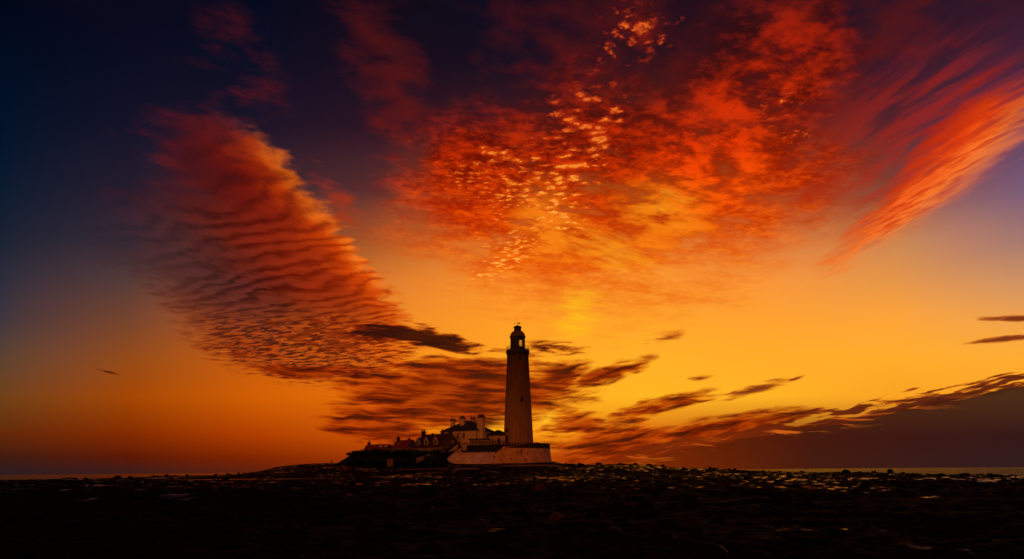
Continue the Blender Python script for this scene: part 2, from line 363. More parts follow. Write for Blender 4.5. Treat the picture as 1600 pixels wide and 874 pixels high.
# ------------------------------------------------------------------ helpers: materials
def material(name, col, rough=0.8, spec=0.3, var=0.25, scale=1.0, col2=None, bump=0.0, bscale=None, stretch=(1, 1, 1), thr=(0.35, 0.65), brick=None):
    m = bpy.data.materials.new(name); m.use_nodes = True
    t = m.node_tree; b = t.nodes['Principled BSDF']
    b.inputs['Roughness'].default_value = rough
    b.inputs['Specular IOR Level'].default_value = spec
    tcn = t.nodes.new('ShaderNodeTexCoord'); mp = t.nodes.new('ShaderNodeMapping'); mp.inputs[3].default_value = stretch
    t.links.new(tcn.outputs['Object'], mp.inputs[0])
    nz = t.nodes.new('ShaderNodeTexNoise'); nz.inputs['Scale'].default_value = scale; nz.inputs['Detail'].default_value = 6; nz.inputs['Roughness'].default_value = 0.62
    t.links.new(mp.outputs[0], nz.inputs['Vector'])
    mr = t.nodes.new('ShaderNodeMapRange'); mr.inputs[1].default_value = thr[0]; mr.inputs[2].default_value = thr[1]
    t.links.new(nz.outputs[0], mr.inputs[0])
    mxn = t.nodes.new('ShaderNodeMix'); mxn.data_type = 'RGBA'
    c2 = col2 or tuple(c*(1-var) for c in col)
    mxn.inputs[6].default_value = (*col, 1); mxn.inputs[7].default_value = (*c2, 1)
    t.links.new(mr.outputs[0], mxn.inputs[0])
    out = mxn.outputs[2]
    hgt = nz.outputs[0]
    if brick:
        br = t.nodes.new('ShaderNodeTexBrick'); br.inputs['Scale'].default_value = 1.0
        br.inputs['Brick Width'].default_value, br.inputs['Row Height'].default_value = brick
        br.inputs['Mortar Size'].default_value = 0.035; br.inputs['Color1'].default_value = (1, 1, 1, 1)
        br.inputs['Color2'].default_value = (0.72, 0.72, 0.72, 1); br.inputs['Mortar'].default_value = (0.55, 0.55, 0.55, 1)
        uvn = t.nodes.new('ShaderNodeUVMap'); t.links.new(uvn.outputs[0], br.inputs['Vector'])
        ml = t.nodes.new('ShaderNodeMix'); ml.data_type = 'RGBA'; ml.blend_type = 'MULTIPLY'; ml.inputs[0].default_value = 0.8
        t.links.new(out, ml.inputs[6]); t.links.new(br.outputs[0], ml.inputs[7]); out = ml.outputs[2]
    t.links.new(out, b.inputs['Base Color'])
    if bump:
        n2 = t.nodes.new('ShaderNodeTexNoise'); n2.inputs['Scale'].default_value = bscale or scale*4; n2.inputs['Detail'].default_value = 5
        t.links.new(tcn.outputs['Object'], n2.inputs['Vector'])
        bp = t.nodes.new('ShaderNodeBump'); bp.inputs['Strength'].default_value = bump; bp.inputs['Distance'].default_value = 0.1
        t.links.new(n2.outputs[0], bp.inputs['Height']); t.links.new(bp.outputs[0], b.inputs['Normal'])
    return m

MAT = dict(
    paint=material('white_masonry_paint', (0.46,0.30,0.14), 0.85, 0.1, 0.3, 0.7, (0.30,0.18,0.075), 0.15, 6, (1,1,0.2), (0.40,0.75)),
    house=material('cream_render', (0.88,0.70,0.48), 0.85, 0.2, 0.3, 0.6, (0.74,0.57,0.38), 0.2, 7, (1,1,0.5)),
    iron=material('black_painted_iron', (0.02,0.019,0.018), 0.55, 0.3, 0.4, 3.0),
    lantern=material('dark_lantern_panel', (0.05,0.045,0.042), 0.6, 0.3, 0.4, 1.5),
    dome=material('weathered_dome_lead', (0.16,0.12,0.09), 0.6, 0.3, 0.4, 1.2),
    slate=material('slate', (0.045,0.042,0.042), 0.8, 0.2, 0.5, 2.0, None, 0.4, 5),
    tile=material('red_pantile', (0.26,0.048,0.026), 0.85, 0.15, 0.5, 1.6, None, 0.5, 6),
    darktile=material('old_dark_tile', (0.075,0.024,0.017), 0.85, 0.15, 0.5, 1.6, None, 0.5, 6),
    stone=material('cottage_sandstone', (0.34,0.25,0.14), 0.9, 0.2, 0.5, 1.4, (0.17,0.12,0.07), 0.5, 5),
    gable=material('brown_gable_stone', (0.17,0.10,0.05), 0.9, 0.2, 0.5, 1.4, (0.09,0.055,0.03), 0.5, 5),
    trim=material('white_joinery', (0.90,0.86,0.80), 0.6, 0.3, 0.12, 2.0),
    chim=material('sooty_brick', (0.085,0.05,0.038), 0.9, 0.2, 0.5, 2.0),
    pot=material('clay_pot', (0.14,0.06,0.035), 0.85, 0.2, 0.3, 3.0),
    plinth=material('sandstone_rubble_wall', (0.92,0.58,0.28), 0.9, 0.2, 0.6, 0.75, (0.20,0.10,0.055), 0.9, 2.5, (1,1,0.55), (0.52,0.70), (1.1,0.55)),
    parapet=material('dark_weathered_coping', (0.07,0.05,0.04), 0.9, 0.2, 0.5, 0.8, None, 0.8, 2.0),
    apron=material('pale_sea_wall_concrete', (0.92,0.77,0.62), 0.85, 0.2, 0.45, 0.6, (0.62,0.45,0.33), 0.5, 3, (1,1,1.6), (0.38,0.74), (1.6,0.8)),
    ramp=material('pale_ramp_masonry', (0.66,0.52,0.42), 0.9, 0.2, 0.4, 0.9, None, 0.5, 3),
    wood=material('weathered_timber', (0.10,0.075,0.055), 0.85, 0.2, 0.4, 3.0, None, 0.3, 12, (1,1,0.2)),
    drift=material('wet_driftwood', (0.07,0.052,0.04), 0.85, 0.2, 0.4, 5.0, None, 0.4, 20),
    kelp=material('dried_kelp', (0.028,0.022,0.017), 0.6, 0.4, 0.4, 6.0),
    door=material('dark_door', (0.03,0.02,0.015), 0.6, 0.3, 0.3, 2.0),
    redpane=material('dark_red_blind', (0.16,0.02,0.012), 0.5, 0.4, 0.3, 2.0),
    grass=material('rough_grass', (0.030,0.040,0.014), 0.9, 0.1, 0.5, 0.9, (0.016,0.022,0.009), 1.0, 3.0),
    leaf=material('coastal_shrub_leaf', (0.034,0.062,0.022), 0.75, 0.15, 0.5, 0.8, (0.016,0.032,0.012)),
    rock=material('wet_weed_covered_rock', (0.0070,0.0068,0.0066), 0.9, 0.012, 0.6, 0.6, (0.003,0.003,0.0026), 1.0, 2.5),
    redlit_rock=material('wet_redlit_rock', (0.060,0.026,0.016), 0.7, 0.2, 0.5, 1.2, (0.020,0.011,0.008), 0.8, 4.0),  # red sunset light on the rock, put into its base colour
    hull=material('dark_hull_paint', (0.02,0.02,0.025), 0.5, 0.3, 0.2, 1.0),
    cabin=material('ship_cabin_paint', (0.12,0.11,0.10), 0.5, 0.3, 0.2, 1.0),
    feather=material('gull_feather', (0.10,0.09,0.09), 0.9, 0.1, 0.3, 4.0),
)
def glass_mat(name, tint, clear):
    m = bpy.data.materials.new(name); m.use_nodes = True; t = m.node_tree; t.nodes.clear()
    o = t.nodes.new('ShaderNodeOutputMaterial'); mixs = t.nodes.new('ShaderNodeMixShader')
    gl = t.nodes.new('ShaderNodeBsdfGlossy'); gl.inputs['Roughness'].default_value = 0.05
    fr = t.nodes.new('ShaderNodeFresnel'); fr.inputs[0].default_value = 1.45
    if clear:
        base = t.nodes.new('ShaderNodeBsdfTransparent'); base.inputs[0].default_value = (*tint, 1)
    else:
        base = t.nodes.new('ShaderNodeBsdfDiffuse'); base.inputs[0].default_value = (*tint, 1)
    t.links.new(fr.outputs[0], mixs.inputs[0]); t.links.new(base.outputs[0], mixs.inputs[1]); t.links.new(gl.outputs[0], mixs.inputs[2])
    t.links.new(mixs.outputs[0], o.inputs[0]); return m
def wet(m, scale, lo, hi, rough, spec):
    """films of sea water left on the stone: smooth and glossy in patches"""
    t = m.node_tree; b = t.nodes['Principled BSDF']
    tcn = t.nodes.new('ShaderNodeTexCoord'); nz = t.nodes.new('ShaderNodeTexNoise'); nz.inputs['Scale'].default_value = scale; nz.inputs['Detail'].default_value = 4
    t.links.new(tcn.outputs['Object'], nz.inputs['Vector'])
    n2 = t.nodes.new('ShaderNodeTexNoise'); n2.inputs['Scale'].default_value = 0.05; n2.inputs['Detail'].default_value = 3
    ge = t.nodes.new('ShaderNodeNewGeometry'); t.links.new(ge.outputs['Position'], n2.inputs['Vector'])
    sp = t.nodes.new('ShaderNodeSeparateXYZ'); t.links.new(ge.outputs['Position'], sp.inputs[0])
    hi_ = t.nodes.new('ShaderNodeMapRange'); t.links.new(sp.outputs[1], hi_.inputs[0])   # the near ledges lie above the last tide and have dried
    for i, v in enumerate((26, 80, -0.15, -0.034)): hi_.inputs[i+1].default_value = v
    a1 = t.nodes.new('ShaderNodeMath'); a1.operation = 'MULTIPLY_ADD'; t.links.new(n2.outputs[0], a1.inputs[0]); a1.inputs[1].default_value = 0.8; a1.inputs[2].default_value = -0.40
    a2 = t.nodes.new('ShaderNodeMath'); a2.operation = 'ADD'; t.links.new(a1.outputs[0], a2.inputs[0]); t.links.new(hi_.outputs[0], a2.inputs[1])
    a3 = t.nodes.new('ShaderNodeMath'); a3.operation = 'ADD'; t.links.new(a2.outputs[0], a3.inputs[0]); t.links.new(nz.outputs[0], a3.inputs[1])
    nz = a3
    for sock, v0, v1 in (('Roughness', b.inputs['Roughness'].default_value, rough), ('Specular IOR Level', b.inputs['Specular IOR Level'].default_value, spec)):
        mr = t.nodes.new('ShaderNodeMapRange'); t.links.new(nz.outputs[0], mr.inputs[0])
        for i, v in enumerate((lo, hi, v0, v1)): mr.inputs[i+1].default_value = v
        t.links.new(mr.outputs[0], b.inputs[sock])
wet(MAT['rock'], 0.5, 0.56, 0.64, 0.2, 0.5)
wet(MAT['redlit_rock'], 1.5, 0.5, 0.65, 0.3, 0.5)
def painted_shade(m, z0, z1, col):
    """light falloff put into the paint colour: streaky, dark at the top, fading lower down"""
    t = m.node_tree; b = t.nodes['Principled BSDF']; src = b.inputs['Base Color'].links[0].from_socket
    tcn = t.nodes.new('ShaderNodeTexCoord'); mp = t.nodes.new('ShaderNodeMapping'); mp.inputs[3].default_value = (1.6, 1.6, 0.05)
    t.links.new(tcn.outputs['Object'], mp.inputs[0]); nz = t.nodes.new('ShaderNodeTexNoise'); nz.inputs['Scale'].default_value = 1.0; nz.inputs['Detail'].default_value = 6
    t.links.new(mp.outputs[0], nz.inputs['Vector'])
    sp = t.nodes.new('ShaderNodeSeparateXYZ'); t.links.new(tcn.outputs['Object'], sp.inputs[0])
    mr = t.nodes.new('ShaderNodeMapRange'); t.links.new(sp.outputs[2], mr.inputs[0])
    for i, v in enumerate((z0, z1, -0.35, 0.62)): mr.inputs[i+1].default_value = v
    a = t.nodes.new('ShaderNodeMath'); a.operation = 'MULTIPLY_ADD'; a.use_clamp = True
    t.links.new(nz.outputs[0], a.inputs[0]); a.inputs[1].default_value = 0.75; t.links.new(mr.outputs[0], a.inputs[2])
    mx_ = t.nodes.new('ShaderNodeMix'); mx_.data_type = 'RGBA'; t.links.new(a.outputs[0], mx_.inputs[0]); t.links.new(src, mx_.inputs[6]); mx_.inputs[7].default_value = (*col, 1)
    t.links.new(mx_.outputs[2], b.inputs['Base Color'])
painted_shade(MAT['paint'], 4.0, 38.0, (0.085, 0.045, 0.025))  # upper tower shaded through its paint colour
MAT['clear'] = glass_mat('clear_lantern_glass', (0.99,0.99,0.97), True)
MAT['pane'] = glass_mat('dark_room_glass', (0.012,0.010,0.010), False)

# ------------------------------------------------------------------ helpers: geometry
class MB:
    def __init__(self): self.v = []; self.f = []; self.uv = []
    def face(self, pts, uvs=None):
        n = len(self.v); self.v += [tuple(p) for p in pts]; self.f.append(tuple(range(n, n+len(pts)))); self.uv.append(uvs)
        return self
    def poly(self, verts, faces, uvs=None):
        n = len(self.v); self.v += [tuple(p) for p in verts]
        for k, f in enumerate(faces): self.f.append(tuple(i+n for i in f)); self.uv.append(uvs[k] if uvs else None)
        return self
    def box(self, c, s, rz=0.0, taper=1.0):
        cx, cy, cz = c; hx, hy, hz = s[0]/2, s[1]/2, s[2]/2
        ca, sa = math.cos(rz), math.sin(rz); vs = []
        for z, k in ((-hz, 1.0), (hz, taper)):
            for x, y in ((-hx, -hy), (hx, -hy), (hx, hy), (-hx, hy)):
                x, y = x*k, y*k
                vs.append((cx+x*ca-y*sa, cy+x*sa+y*ca, cz+z))
        return self.poly(vs, [(3,2,1,0), (4,5,6,7), (0,1,5,4), (1,2,6,5), (2,3,7,6), (3,0,4,7)])
    def bar(self, a, b, r, n=5, r2=None):
        a, b = Vector(a), Vector(b); d = (b-a).normalized()
        s = d.cross(Vector((0,0,1)));  s = s.normalized() if s.length > 1e-3 else Vector((1,0,0)); t = d.cross(s)
        r2 = r if r2 is None else r2; vs = []
        for p, rr in ((a, r), (b, r2)):
            for k in range(n):
                w = 2*math.pi*k/n; vs.append(p + s*math.cos(w)*rr + t*math.sin(w)*rr)
        fs = [(k, (k+1) % n, n+(k+1) % n, n+k) for k in range(n)] + [tuple(range(n-1, -1, -1)), tuple(range(n, 2*n))]
        return self.poly(vs, fs)
    def lathe(self, prof, n=48, a0=0.0, a1=2*math.pi, c=(0,0), cap=True, wavy=None):
        full = abs(a1-a0-2*math.pi) < 1e-6; m = n if full else n+1; vs = []
        for r, z in prof:
            for k in range(m):
                w = a0+(a1-a0)*k/n; vs.append((c[0]+r*math.sin(w), c[1]-r*math.cos(w), z))
        fs, us = [], []; L = [0.0]
        for i in range(1, len(prof)): L.append(L[-1]+math.hypot(prof[i][0]-prof[i-1][0], prof[i][1]-prof[i-1][1]))
        for i in range(len(prof)-1):
            for k in range(n):
                k2 = (k+1) % m if full else k+1
                fs.append((i*m+k, i*m+k2, (i+1)*m+k2, (i+1)*m+k))
                R = prof[0][0]; ua, ub = R*(a1-a0)*k/n, R*(a1-a0)*(k+1)/n
                us.append([(ua, L[i]), (ub, L[i]), (ub, L[i+1]), (ua, L[i+1])])
        if cap and full:
            fs.append(tuple(range(m-1, -1, -1))); us.append(None)
            q = (len(prof)-1)*m; fs.append(tuple(range(q, q+m))); us.append(None)
        return self.poly(vs, fs, us)
    def build(self, name, mat, parent=None, smooth=False, loc=None):
        me = bpy.data.meshes.new(name); me.from_pydata(self.v, [], self.f); me.update()
        if any(u is not None for u in self.uv):
            l = me.uv_layers.new(name='UVMap'); i = 0
            for f, u in zip(self.f, self.uv):
                for k in range(len(f)):
                    if u: l.data[i].uv = u[k]
                    i += 1
        if smooth:
            me.polygons.foreach_set('use_smooth', [True]*len(me.polygons)); me.set_sharp_from_angle(angle=math.radians(38))
        me.materials.append(MAT[mat] if isinstance(mat, str) else mat)
        o = bpy.data.objects.new(name, me); COL.objects.link(o)
        if parent: o.parent = parent
        if loc: o.location = loc
        return o
def tag(o, label=None, cat=None, group=None, kind=None):
    if label: o['label'] = label
    if cat: o['category'] = cat
    if group: o['group'] = group
    if kind: o['kind'] = kind
    return o
def thing(name, label, cat, loc, rz=0.0, group=None):
    o = bpy.data.objects.new(name, None); COL.objects.link(o)
    o.location = loc; o.rotation_euler = (0, 0, rz); o.empty_display_size = 0.3
    return tag(o, label, cat, group)
def at(px, py, Y):
    u, v = uv(px, py); return Vector((u*Y, Y, EYE+v*Y))

# ------------------------------------------------------------------ noise for the terrain
def hash2(ix, iy, seed):
    h = (ix.astype(np.int64)*374761393 + iy.astype(np.int64)*668265263 + seed*1442695041) & 0x7fffffff
    h = ((h ^ (h >> 13))*1274126177) & 0x7fffffff
    return ((h ^ (h >> 16)) & 0xffff)/65535.0
def vnoise(x, y, seed=0):
    ix, iy = np.floor(x), np.floor(y); fx, fy = x-ix, y-iy
    fx, fy = fx*fx*(3-2*fx), fy*fy*(3-2*fy)
    a, b = hash2(ix, iy, seed), hash2(ix+1, iy, seed); c, d = hash2(ix, iy+1, seed), hash2(ix+1, iy+1, seed)
    return (a*(1-fx)+b*fx)*(1-fy)+(c*(1-fx)+d*fx)*fy
def fbm(x, y, o=5, seed=0, g=0.5):
    s = 0; a = 1; t = 0
    for k in range(o):
        s = s+a*vnoise(x*2**k+k*17.3, y*2**k-k*9.1, seed+k); t += a; a *= g
    return s/t
def sstep(x, a, b):
    t = np.clip((x-a)/(b-a), 0, 1); return t*t*(3-2*t)

_sky = np.array([(-60,752),(0,752),(150,749.5),(250,744.5),(330,743),(380,740.5),(405,737),(418,734),(430,730.5),(460,727),(490,724.5),(545,723.5),(600,723),(865,721.5),(880,725.5),(905,726.5),(940,726.5),(975,725.2),(1010,727),(1035,728.5),(1046,731),(1100,732.5),(1150,735.2),(1200,737.5),(1250,738.3),(1400,740.5),(1500,743),(1600,745),(1660,746)], float)
_edge = np.array([(-60,190),(0,190),(150,205),(250,236),(330,262),(400,275),(1150,275),(1200,262),(1250,232),(1400,185),(1500,152),(1600,124),(1700,110)], float)
def ridge_z(px, Ye):
    py = np.interp(px, _sky[:,0], _sky[:,1]); hz = HY-(px-HX)*math.tan(ROLL)
    return EYE+(hz-py)/F*Ye
def terrain_z(x, y, rough=True):
    yy = np.maximum(y, 1.0); px = HX+F*x/yy
    Ye = np.interp(px, _edge[:,0], _edge[:,1])
    rz = ridge_z(px, Ye)
    base = 1.22 + 0.25*(fbm(x/38, y/38, 3, 5)-0.5)
    t = sstep(y, Ye*0.66, Ye*0.985)
    z = base*(1-t)+rz*t
    # the raised island: yard and cottage plateau
    pl = np.interp(x, [-66,-61,-56,-26,-21,-17,4,13,15], [0,3.2,4.2,4.6,6.0,6.6,6.6,6.4,0])
    yf = np.interp(x, [-66,-30,-24,-19,0,15], [240,240,246,248.5,251.5,254])
    wd = np.interp(x, [-66,-30,-24,-19], [12,11,7,4])
    inside = np.where(x > -7, 1-sstep(np.hypot(x-2.62, y-263.0), 8.5, 11.0), 1.0)
    z = z + pl*sstep((y-yf)/wd, 0, 1)*(1-sstep(y, 285, 300))*inside
    # beyond the shore edge the ground drops under the sea
    z = np.where(y > Ye+14, z-(z+2.5)*sstep(y, Ye+14, Ye+46), z)
    if rough:
        damp = 1-0.7*sstep(y, 150, 200)*(1-sstep(np.abs(px-560), 300, 340))
        led = fbm(x/11.0+0.35*y/11.0, y/7.0, 4, 11)
        step = np.floor(led*9)/9+sstep((led*9) % 1, 0.55, 1.0)/9      # ledges of bedded rock
        z = z + ((step-0.5)*1.5 + (fbm(x/1.7, y/1.3, 4, 23, 0.55)-0.5)*0.34 + (fbm(x/0.45, y/0.45, 3, 31)-0.5)*0.16)*damp*np.interp(yy, [6,40,120], [0.8,1.0,0.85])
        near = 1-sstep(y, 9, 24)
        z = z - 0.25*near
        # wet channel lying across the shore in front of the island
        ch = (1-sstep(np.abs(y-178), 9, 14))*(1-sstep(np.abs(px-385), 130, 150))
        z = z*(1-ch)+np.minimum(z, 1.05+0.25*(fbm(x/9, y/4, 3, 77)))*ch
    return z

# ------------------------------------------------------------------ sea, foreshore, tide pools
def water_mat(name, bscale, bump, rough, col=(0.010,0.012,0.014), stretch=(1,1,1)):
    m = bpy.data.materials.new(name); m.use_nodes = True; t = m.node_tree; b = t.nodes['Principled BSDF']
    b.inputs['Base Color'].default_value = (*col, 1); b.inputs['Roughness'].default_value = rough; b.inputs['IOR'].default_value = 1.33
    tcn = t.nodes.new('ShaderNodeTexCoord'); mp = t.nodes.new('ShaderNodeMapping'); mp.inputs[3].default_value = stretch
    nz = t.nodes.new('ShaderNodeTexNoise'); nz.inputs['Scale'].default_value = bscale; nz.inputs['Detail'].default_value = 4
    bp = t.nodes.new('ShaderNodeBump'); bp.inputs['Strength'].default_value = bump; bp.inputs['Distance'].default_value = 1.0
    t.links.new(tcn.outputs['Object'], mp.inputs[0]); t.links.new(mp.outputs[0], nz.inputs['Vector'])
    t.links.new(nz.outputs[0], bp.inputs['Height']); t.links.new(bp.outputs[0], b.inputs['Normal'])
    return m
MAT['sea'] = water_mat('sea_water', 0.12, 0.24, 0.12, stretch=(0.5,1,1))
_t = MAT['sea'].node_tree; _o = _t.nodes['Material Output']; _p = _t.nodes['Principled BSDF']
_d = _t.nodes.new('ShaderNodeBsdfDiffuse'); _d.inputs[0].default_value = (0.02, 0.022, 0.026, 1)   # wave faces turned to the viewer show the dark water itself
_x = _t.nodes.new('ShaderNodeMixShader'); _x.inputs[0].default_value = 0.75
_t.links.new(_d.outputs[0], _x.inputs[1]); _t.links.new(_p.outputs[0], _x.inputs[2]); _t.links.new(_x.outputs[0], _o.inputs[0])
MAT['pool'] = water_mat('still_pool_water', 0.8, 0.06, 0.10)
m = MB(); R = 40000.0
n = 96; rings = [0, 300, 1500, 8000, R]
vs = [(0, 0, 0)]; fs = []
for r in rings[1:]:
    for k in range(n): vs.append((r*math.sin(2*math.pi*k/n), r*math.cos(2*math.pi*k/n), 0))
for k in range(n): fs.append((0, 1+(k+1) % n, 1+k))
for i in range(len(rings)-2):
    for k in range(n):
        a, b_ = 1+i*n+k, 1+i*n+(k+1) % n; fs.append((a, b_, b_+n, a+n))
m.poly(vs, fs)
sea = tag(m.build('sea', 'sea'), 'flat evening sea reaching the horizon behind the shore', kind='structure')
for p in sea.data.polygons:
    if p.normal.z < 0: p.flip()

nr, na = 540, 600
rad = 3.0*(400/3.0)**(np.arange(nr)/(nr-1)); th = np.radians(np.linspace(-66, 66, na))
RR, TT = np.meshgrid(rad, th, indexing='ij')
GX, GY = RR*np.sin(TT), RR*np.cos(TT)
GZ = terrain_z(GX, GY)
def grid_mesh(name, X, Y, Z, keep=None):
    nr, na = X.shape; idx = np.arange(nr*na).reshape(nr, na)
    q = np.stack([idx[:-1,:-1], idx[:-1,1:], idx[1:,1:], idx[1:,:-1]], -1).reshape(-1, 4)[:, ::-1]
    if keep is not None: q = q[keep.reshape(-1)]
    co = np.stack([X, Y, Z], -1).reshape(-1, 3)
    used, inv = np.unique(q, return_inverse=True); co = co[used]; q = inv.reshape(-1, 4)
    me = bpy.data.meshes.new(name); me.vertices.add(len(co)); me.vertices.foreach_set('co', co.astype(np.float32).ravel())
    me.loops.add(q.size); me.loops.foreach_set('vertex_index', q.astype(np.int32).ravel())
    me.polygons.add(len(q)); me.polygons.foreach_set('loop_start', np.arange(0, q.size, 4, dtype=np.int32)); me.polygons.foreach_set('loop_total', np.full(len(q), 4, np.int32))
    me.update(calc_edges=True); me.validate()
    return me
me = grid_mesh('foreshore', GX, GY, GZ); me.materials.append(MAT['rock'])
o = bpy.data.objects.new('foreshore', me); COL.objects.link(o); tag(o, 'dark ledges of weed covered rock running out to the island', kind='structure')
# land behind the camera and to its sides, so that the shore goes on outside the frame
m = MB(); m.face([(-420,-300,1.0), (420,-300,1.0), (420,0.5,0.9), (-420,0.5,0.9)])
m.build('beach', 'rock'); tag(bpy.data.objects['beach'], 'dark shore behind the viewpoint', kind='structure')

# standing water wherever the ledges dip below its level
LV = np.where(fbm(GX/22, GY/16, 3, 91) > 0.5, 0.80 + 0.13*sstep(GY, 20, 110), 0.3)
PX = HX+F*GX/np.maximum(GY, 1)
Ye = np.interp(PX, _edge[:,0], _edge[:,1])
dip = (GZ < LV-0.0) & (GY > 62) & (GY < Ye*0.80) & (np.abs(PX-800) < 1100)
keep = dip[:-1,:-1] | dip[1:,1:] | dip[:-1,1:] | dip[1:,:-1]
me = grid_mesh('tide_pools', GX, GY, LV+0*GX, keep); me.materials.append(MAT['pool'])
o = bpy.data.objects.new('tide_pools', me); COL.objects.link(o); tag(o, 'shallow tide pools lying among the rock ledges', kind='structure')

# the wet channel in front of the island
def strip(name, pts, Y, w, z, label):
    m = MB(); a, b_ = [], []
    for i, px in enumerate(pts):
        X = (px-HX)/F*Y; e = min(1.0, 3.0*min(i, len(pts)-1-i)/len(pts)); ww = w*(0.15+0.85*e)*(0.7+0.6*random.random())
        a.append((X, Y-ww, z)); b_.append((X, Y+ww, z))
    for i in range(len(pts)-1): m.face([a[i], a[i+1], b_[i+1], b_[i]])
    return tag(m.build(name, 'pool'), label, kind='structure')
random.seed(4)
strip('wet_channel', np.linspace(252, 520, 24), 178, 6.0, 1.30, 'thin bright channel of water lying across the shore left of the island')

# ================================================================== lighthouse
TX, TY, TZ = 2.62, 263.0, 12.6
lh = thing('lighthouse', 'tall white tapering lighthouse with dark gallery and lantern on the stone platform', 'lighthouse', (TX, TY, TZ))
Z = lambda z: z-TZ
prof = [(6.20,12.6),(6.12,13.2),(5.98,13.3),(5.88,14.4),(5.72,17.5),(5.50,22),(5.22,28),(4.90,34.7),(4.56,41),(4.30,46.5),(4.24,48.2)]
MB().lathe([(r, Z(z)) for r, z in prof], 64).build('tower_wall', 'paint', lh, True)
MB().lathe([(4.20,Z(48.15)),(4.36,Z(48.3)),(4.36,Z(48.7)),(4.52,Z(49.0)),(4.62,Z(49.35)),(4.62,Z(50.25)),(4.50,Z(50.5)),(2.9,Z(50.52))], 64).build('gallery', 'lantern', lh, True)
rl = MB().lathe([(4.40,Z(51.75)),(4.40,Z(51.85)),(4.30,Z(51.85)),(4.30,Z(51.75)),(4.40,Z(51.75))], 48, cap=False).build('gallery_railing', 'iron', lh)
for z in (50.95, 51.35):
    MB().lathe([(4.38,Z(z)),(4.38,Z(z+.06)),(4.32,Z(z+.06)),(4.32,Z(z)),(4.38,Z(z))], 48, cap=False).build('rail', 'iron', rl)
for k in range(20):
    a = 2*math.pi*(k+0.5)/20
    MB().bar((4.35*math.sin(a), -4.35*math.cos(a), Z(50.4)), (4.35*math.sin(a), -4.35*math.cos(a), Z(51.9)), 0.055, 5).build('baluster', 'iron', rl)
MB().lathe([(2.92,Z(50.5)),(2.92,Z(51.7)),(2.80,Z(51.72)),(2.80,Z(50.5))], 40, cap=False).build('lantern_base', 'lantern', lh, True)
A0, A1 = math.radians(10), math.radians(170)
MB().lathe([(2.88,Z(51.7)),(2.88,Z(55.5)),(2.78,Z(55.5)),(2.78,Z(51.7))], 30, A1, A0+2*math.pi).build('lantern_blind_wall', 'lantern', lh, True)
MB().lathe([(2.90,Z(55.0)),(2.90,Z(55.5)),(2.74,Z(55.5)),(2.74,Z(55.0))], 20, A0, A1).build('lantern_head_ring', 'iron', lh)
NP = 6
for k in range(NP):
    a, b_ = A0+(A1-A0)*k/NP, A0+(A1-A0)*(k+1)/NP
    p = MB().lathe([(2.82,Z(51.7)),(2.82,Z(55.0))], 4, a, b_).build('lantern_pane', 'clear', lh, True)
    bars = MB(); P = lambda t, z: (2.85*math.sin(a+(b_-a)*t), -2.85*math.cos(a+(b_-a)*t), Z(z))
    for z in (51.75, 53.4):
        bars.bar(P(0, z), P(1, z+1.6), 0.06, 4); bars.bar(P(1, z), P(0, z+1.6), 0.06, 4)
    bars.bar(P(0, 51.7), P(0, 55.0), 0.07, 4); bars.bar(P(1, 51.7), P(1, 55.0), 0.07, 4)
    bars.build('astragal', 'iron', p)
MB().lathe([(2.9,Z(55.4)),(3.18,Z(55.5)),(3.18,Z(55.8)),(2.98,Z(55.95)),(2.95,Z(56.3)),(2.78,Z(56.8)),(2.45,Z(57.35)),(1.95,Z(57.85)),(1.45,Z(58.1))], 48).build('dome', 'dome', lh, True)
MB().lathe([(1.42,Z(58.0)),(1.42,Z(59.3)),(1.62,Z(59.4)),(1.62,Z(59.55)),(1.35,Z(59.85)),(0.75,Z(60.15)),(0.15,Z(60.35))], 32).build('ventilator', 'iron', lh, True)
v = MB(); v.bar((0,0,Z(60.2)), (0,0,Z(62.0)), 0.09, 6, 0.05); v.bar((-1.35,0,Z(61.1)), (0.9,0,Z(61.1)), 0.06, 5)
v.poly([(0.35,-.03,Z(60.9)),(1.05,-.03,Z(60.85)),(1.05,-.03,Z(61.45)),(0.35,-.03,Z(61.3)),(0.35,.03,Z(60.9)),(1.05,.03,Z(60.85)),(1.05,.03,Z(61.45)),(0.35,.03,Z(61.3))],
       [(0,1,2,3),(7,6,5,4),(0,4,5,1),(1,5,6,2),(2,6,7,3),(3,7,4,0)])
v.poly([(-1.35,0,Z(60.95)),(-1.62,0,Z(61.1)),(-1.35,0,Z(61.25)),(-1.35,.05,Z(61.1))], [(0,1,3),(1,2,3),(2,0,3),(0,2,1)])
v.build('weather_vane', 'iron', lh)
def tower_r(z):
    zs = [p[1] for p in prof]; rs = [p[0] for p in prof]; return float(np.interp(z, zs, rs))
def tower_opening(name, adeg, z0, z1, w, matp):
    a = math.radians(adeg); zc = (z0+z1)/2; r = tower_r(zc); h = z1-z0
    sl = math.atan(0.049)
    dv = Vector((math.sin(a), -math.cos(a), 0))
    fr = MB()
    for s in (-1, 1): fr.box((s*(w/2+0.09), 0, 0), (0.18, 0.36, h+0.36))
    fr.box((0, 0, h/2+0.09), (w, 0.36, 0.18)); fr.box((0, -0.05, -h/2-0.09), (w, 0.46, 0.18))
    f = fr.build(name, 'dome', lh); f.location = dv*(r+0.06)+Vector((0,0,Z(zc))); f.rotation_euler = (-sl, 0, a)
    pn = MB().box((0, 0.03, 0), (w, 0.22, h)).build('pane' if name == 'window' else 'door_leaf', matp, f)
    return f
tower_opening('window', 10, 46.1, 47.6, 0.75, 'pane')
tower_opening('window', 16, 30.0, 31.5, 0.75, 'pane')
tower_opening('window', -51, 18.2, 19.3, 0.75, 'pane')
tower_opening('doorway', -50, 13.75, 16.5, 1.25, 'door')
st = MB(); a = math.radians(-50)
for k in range(4): st.box((math.sin(a)*(6.4+0.35*k), -math.cos(a)*(6.4+0.35*k), 1.05-0.28*k-0.52), (1.9, 0.36, 1.05), a)
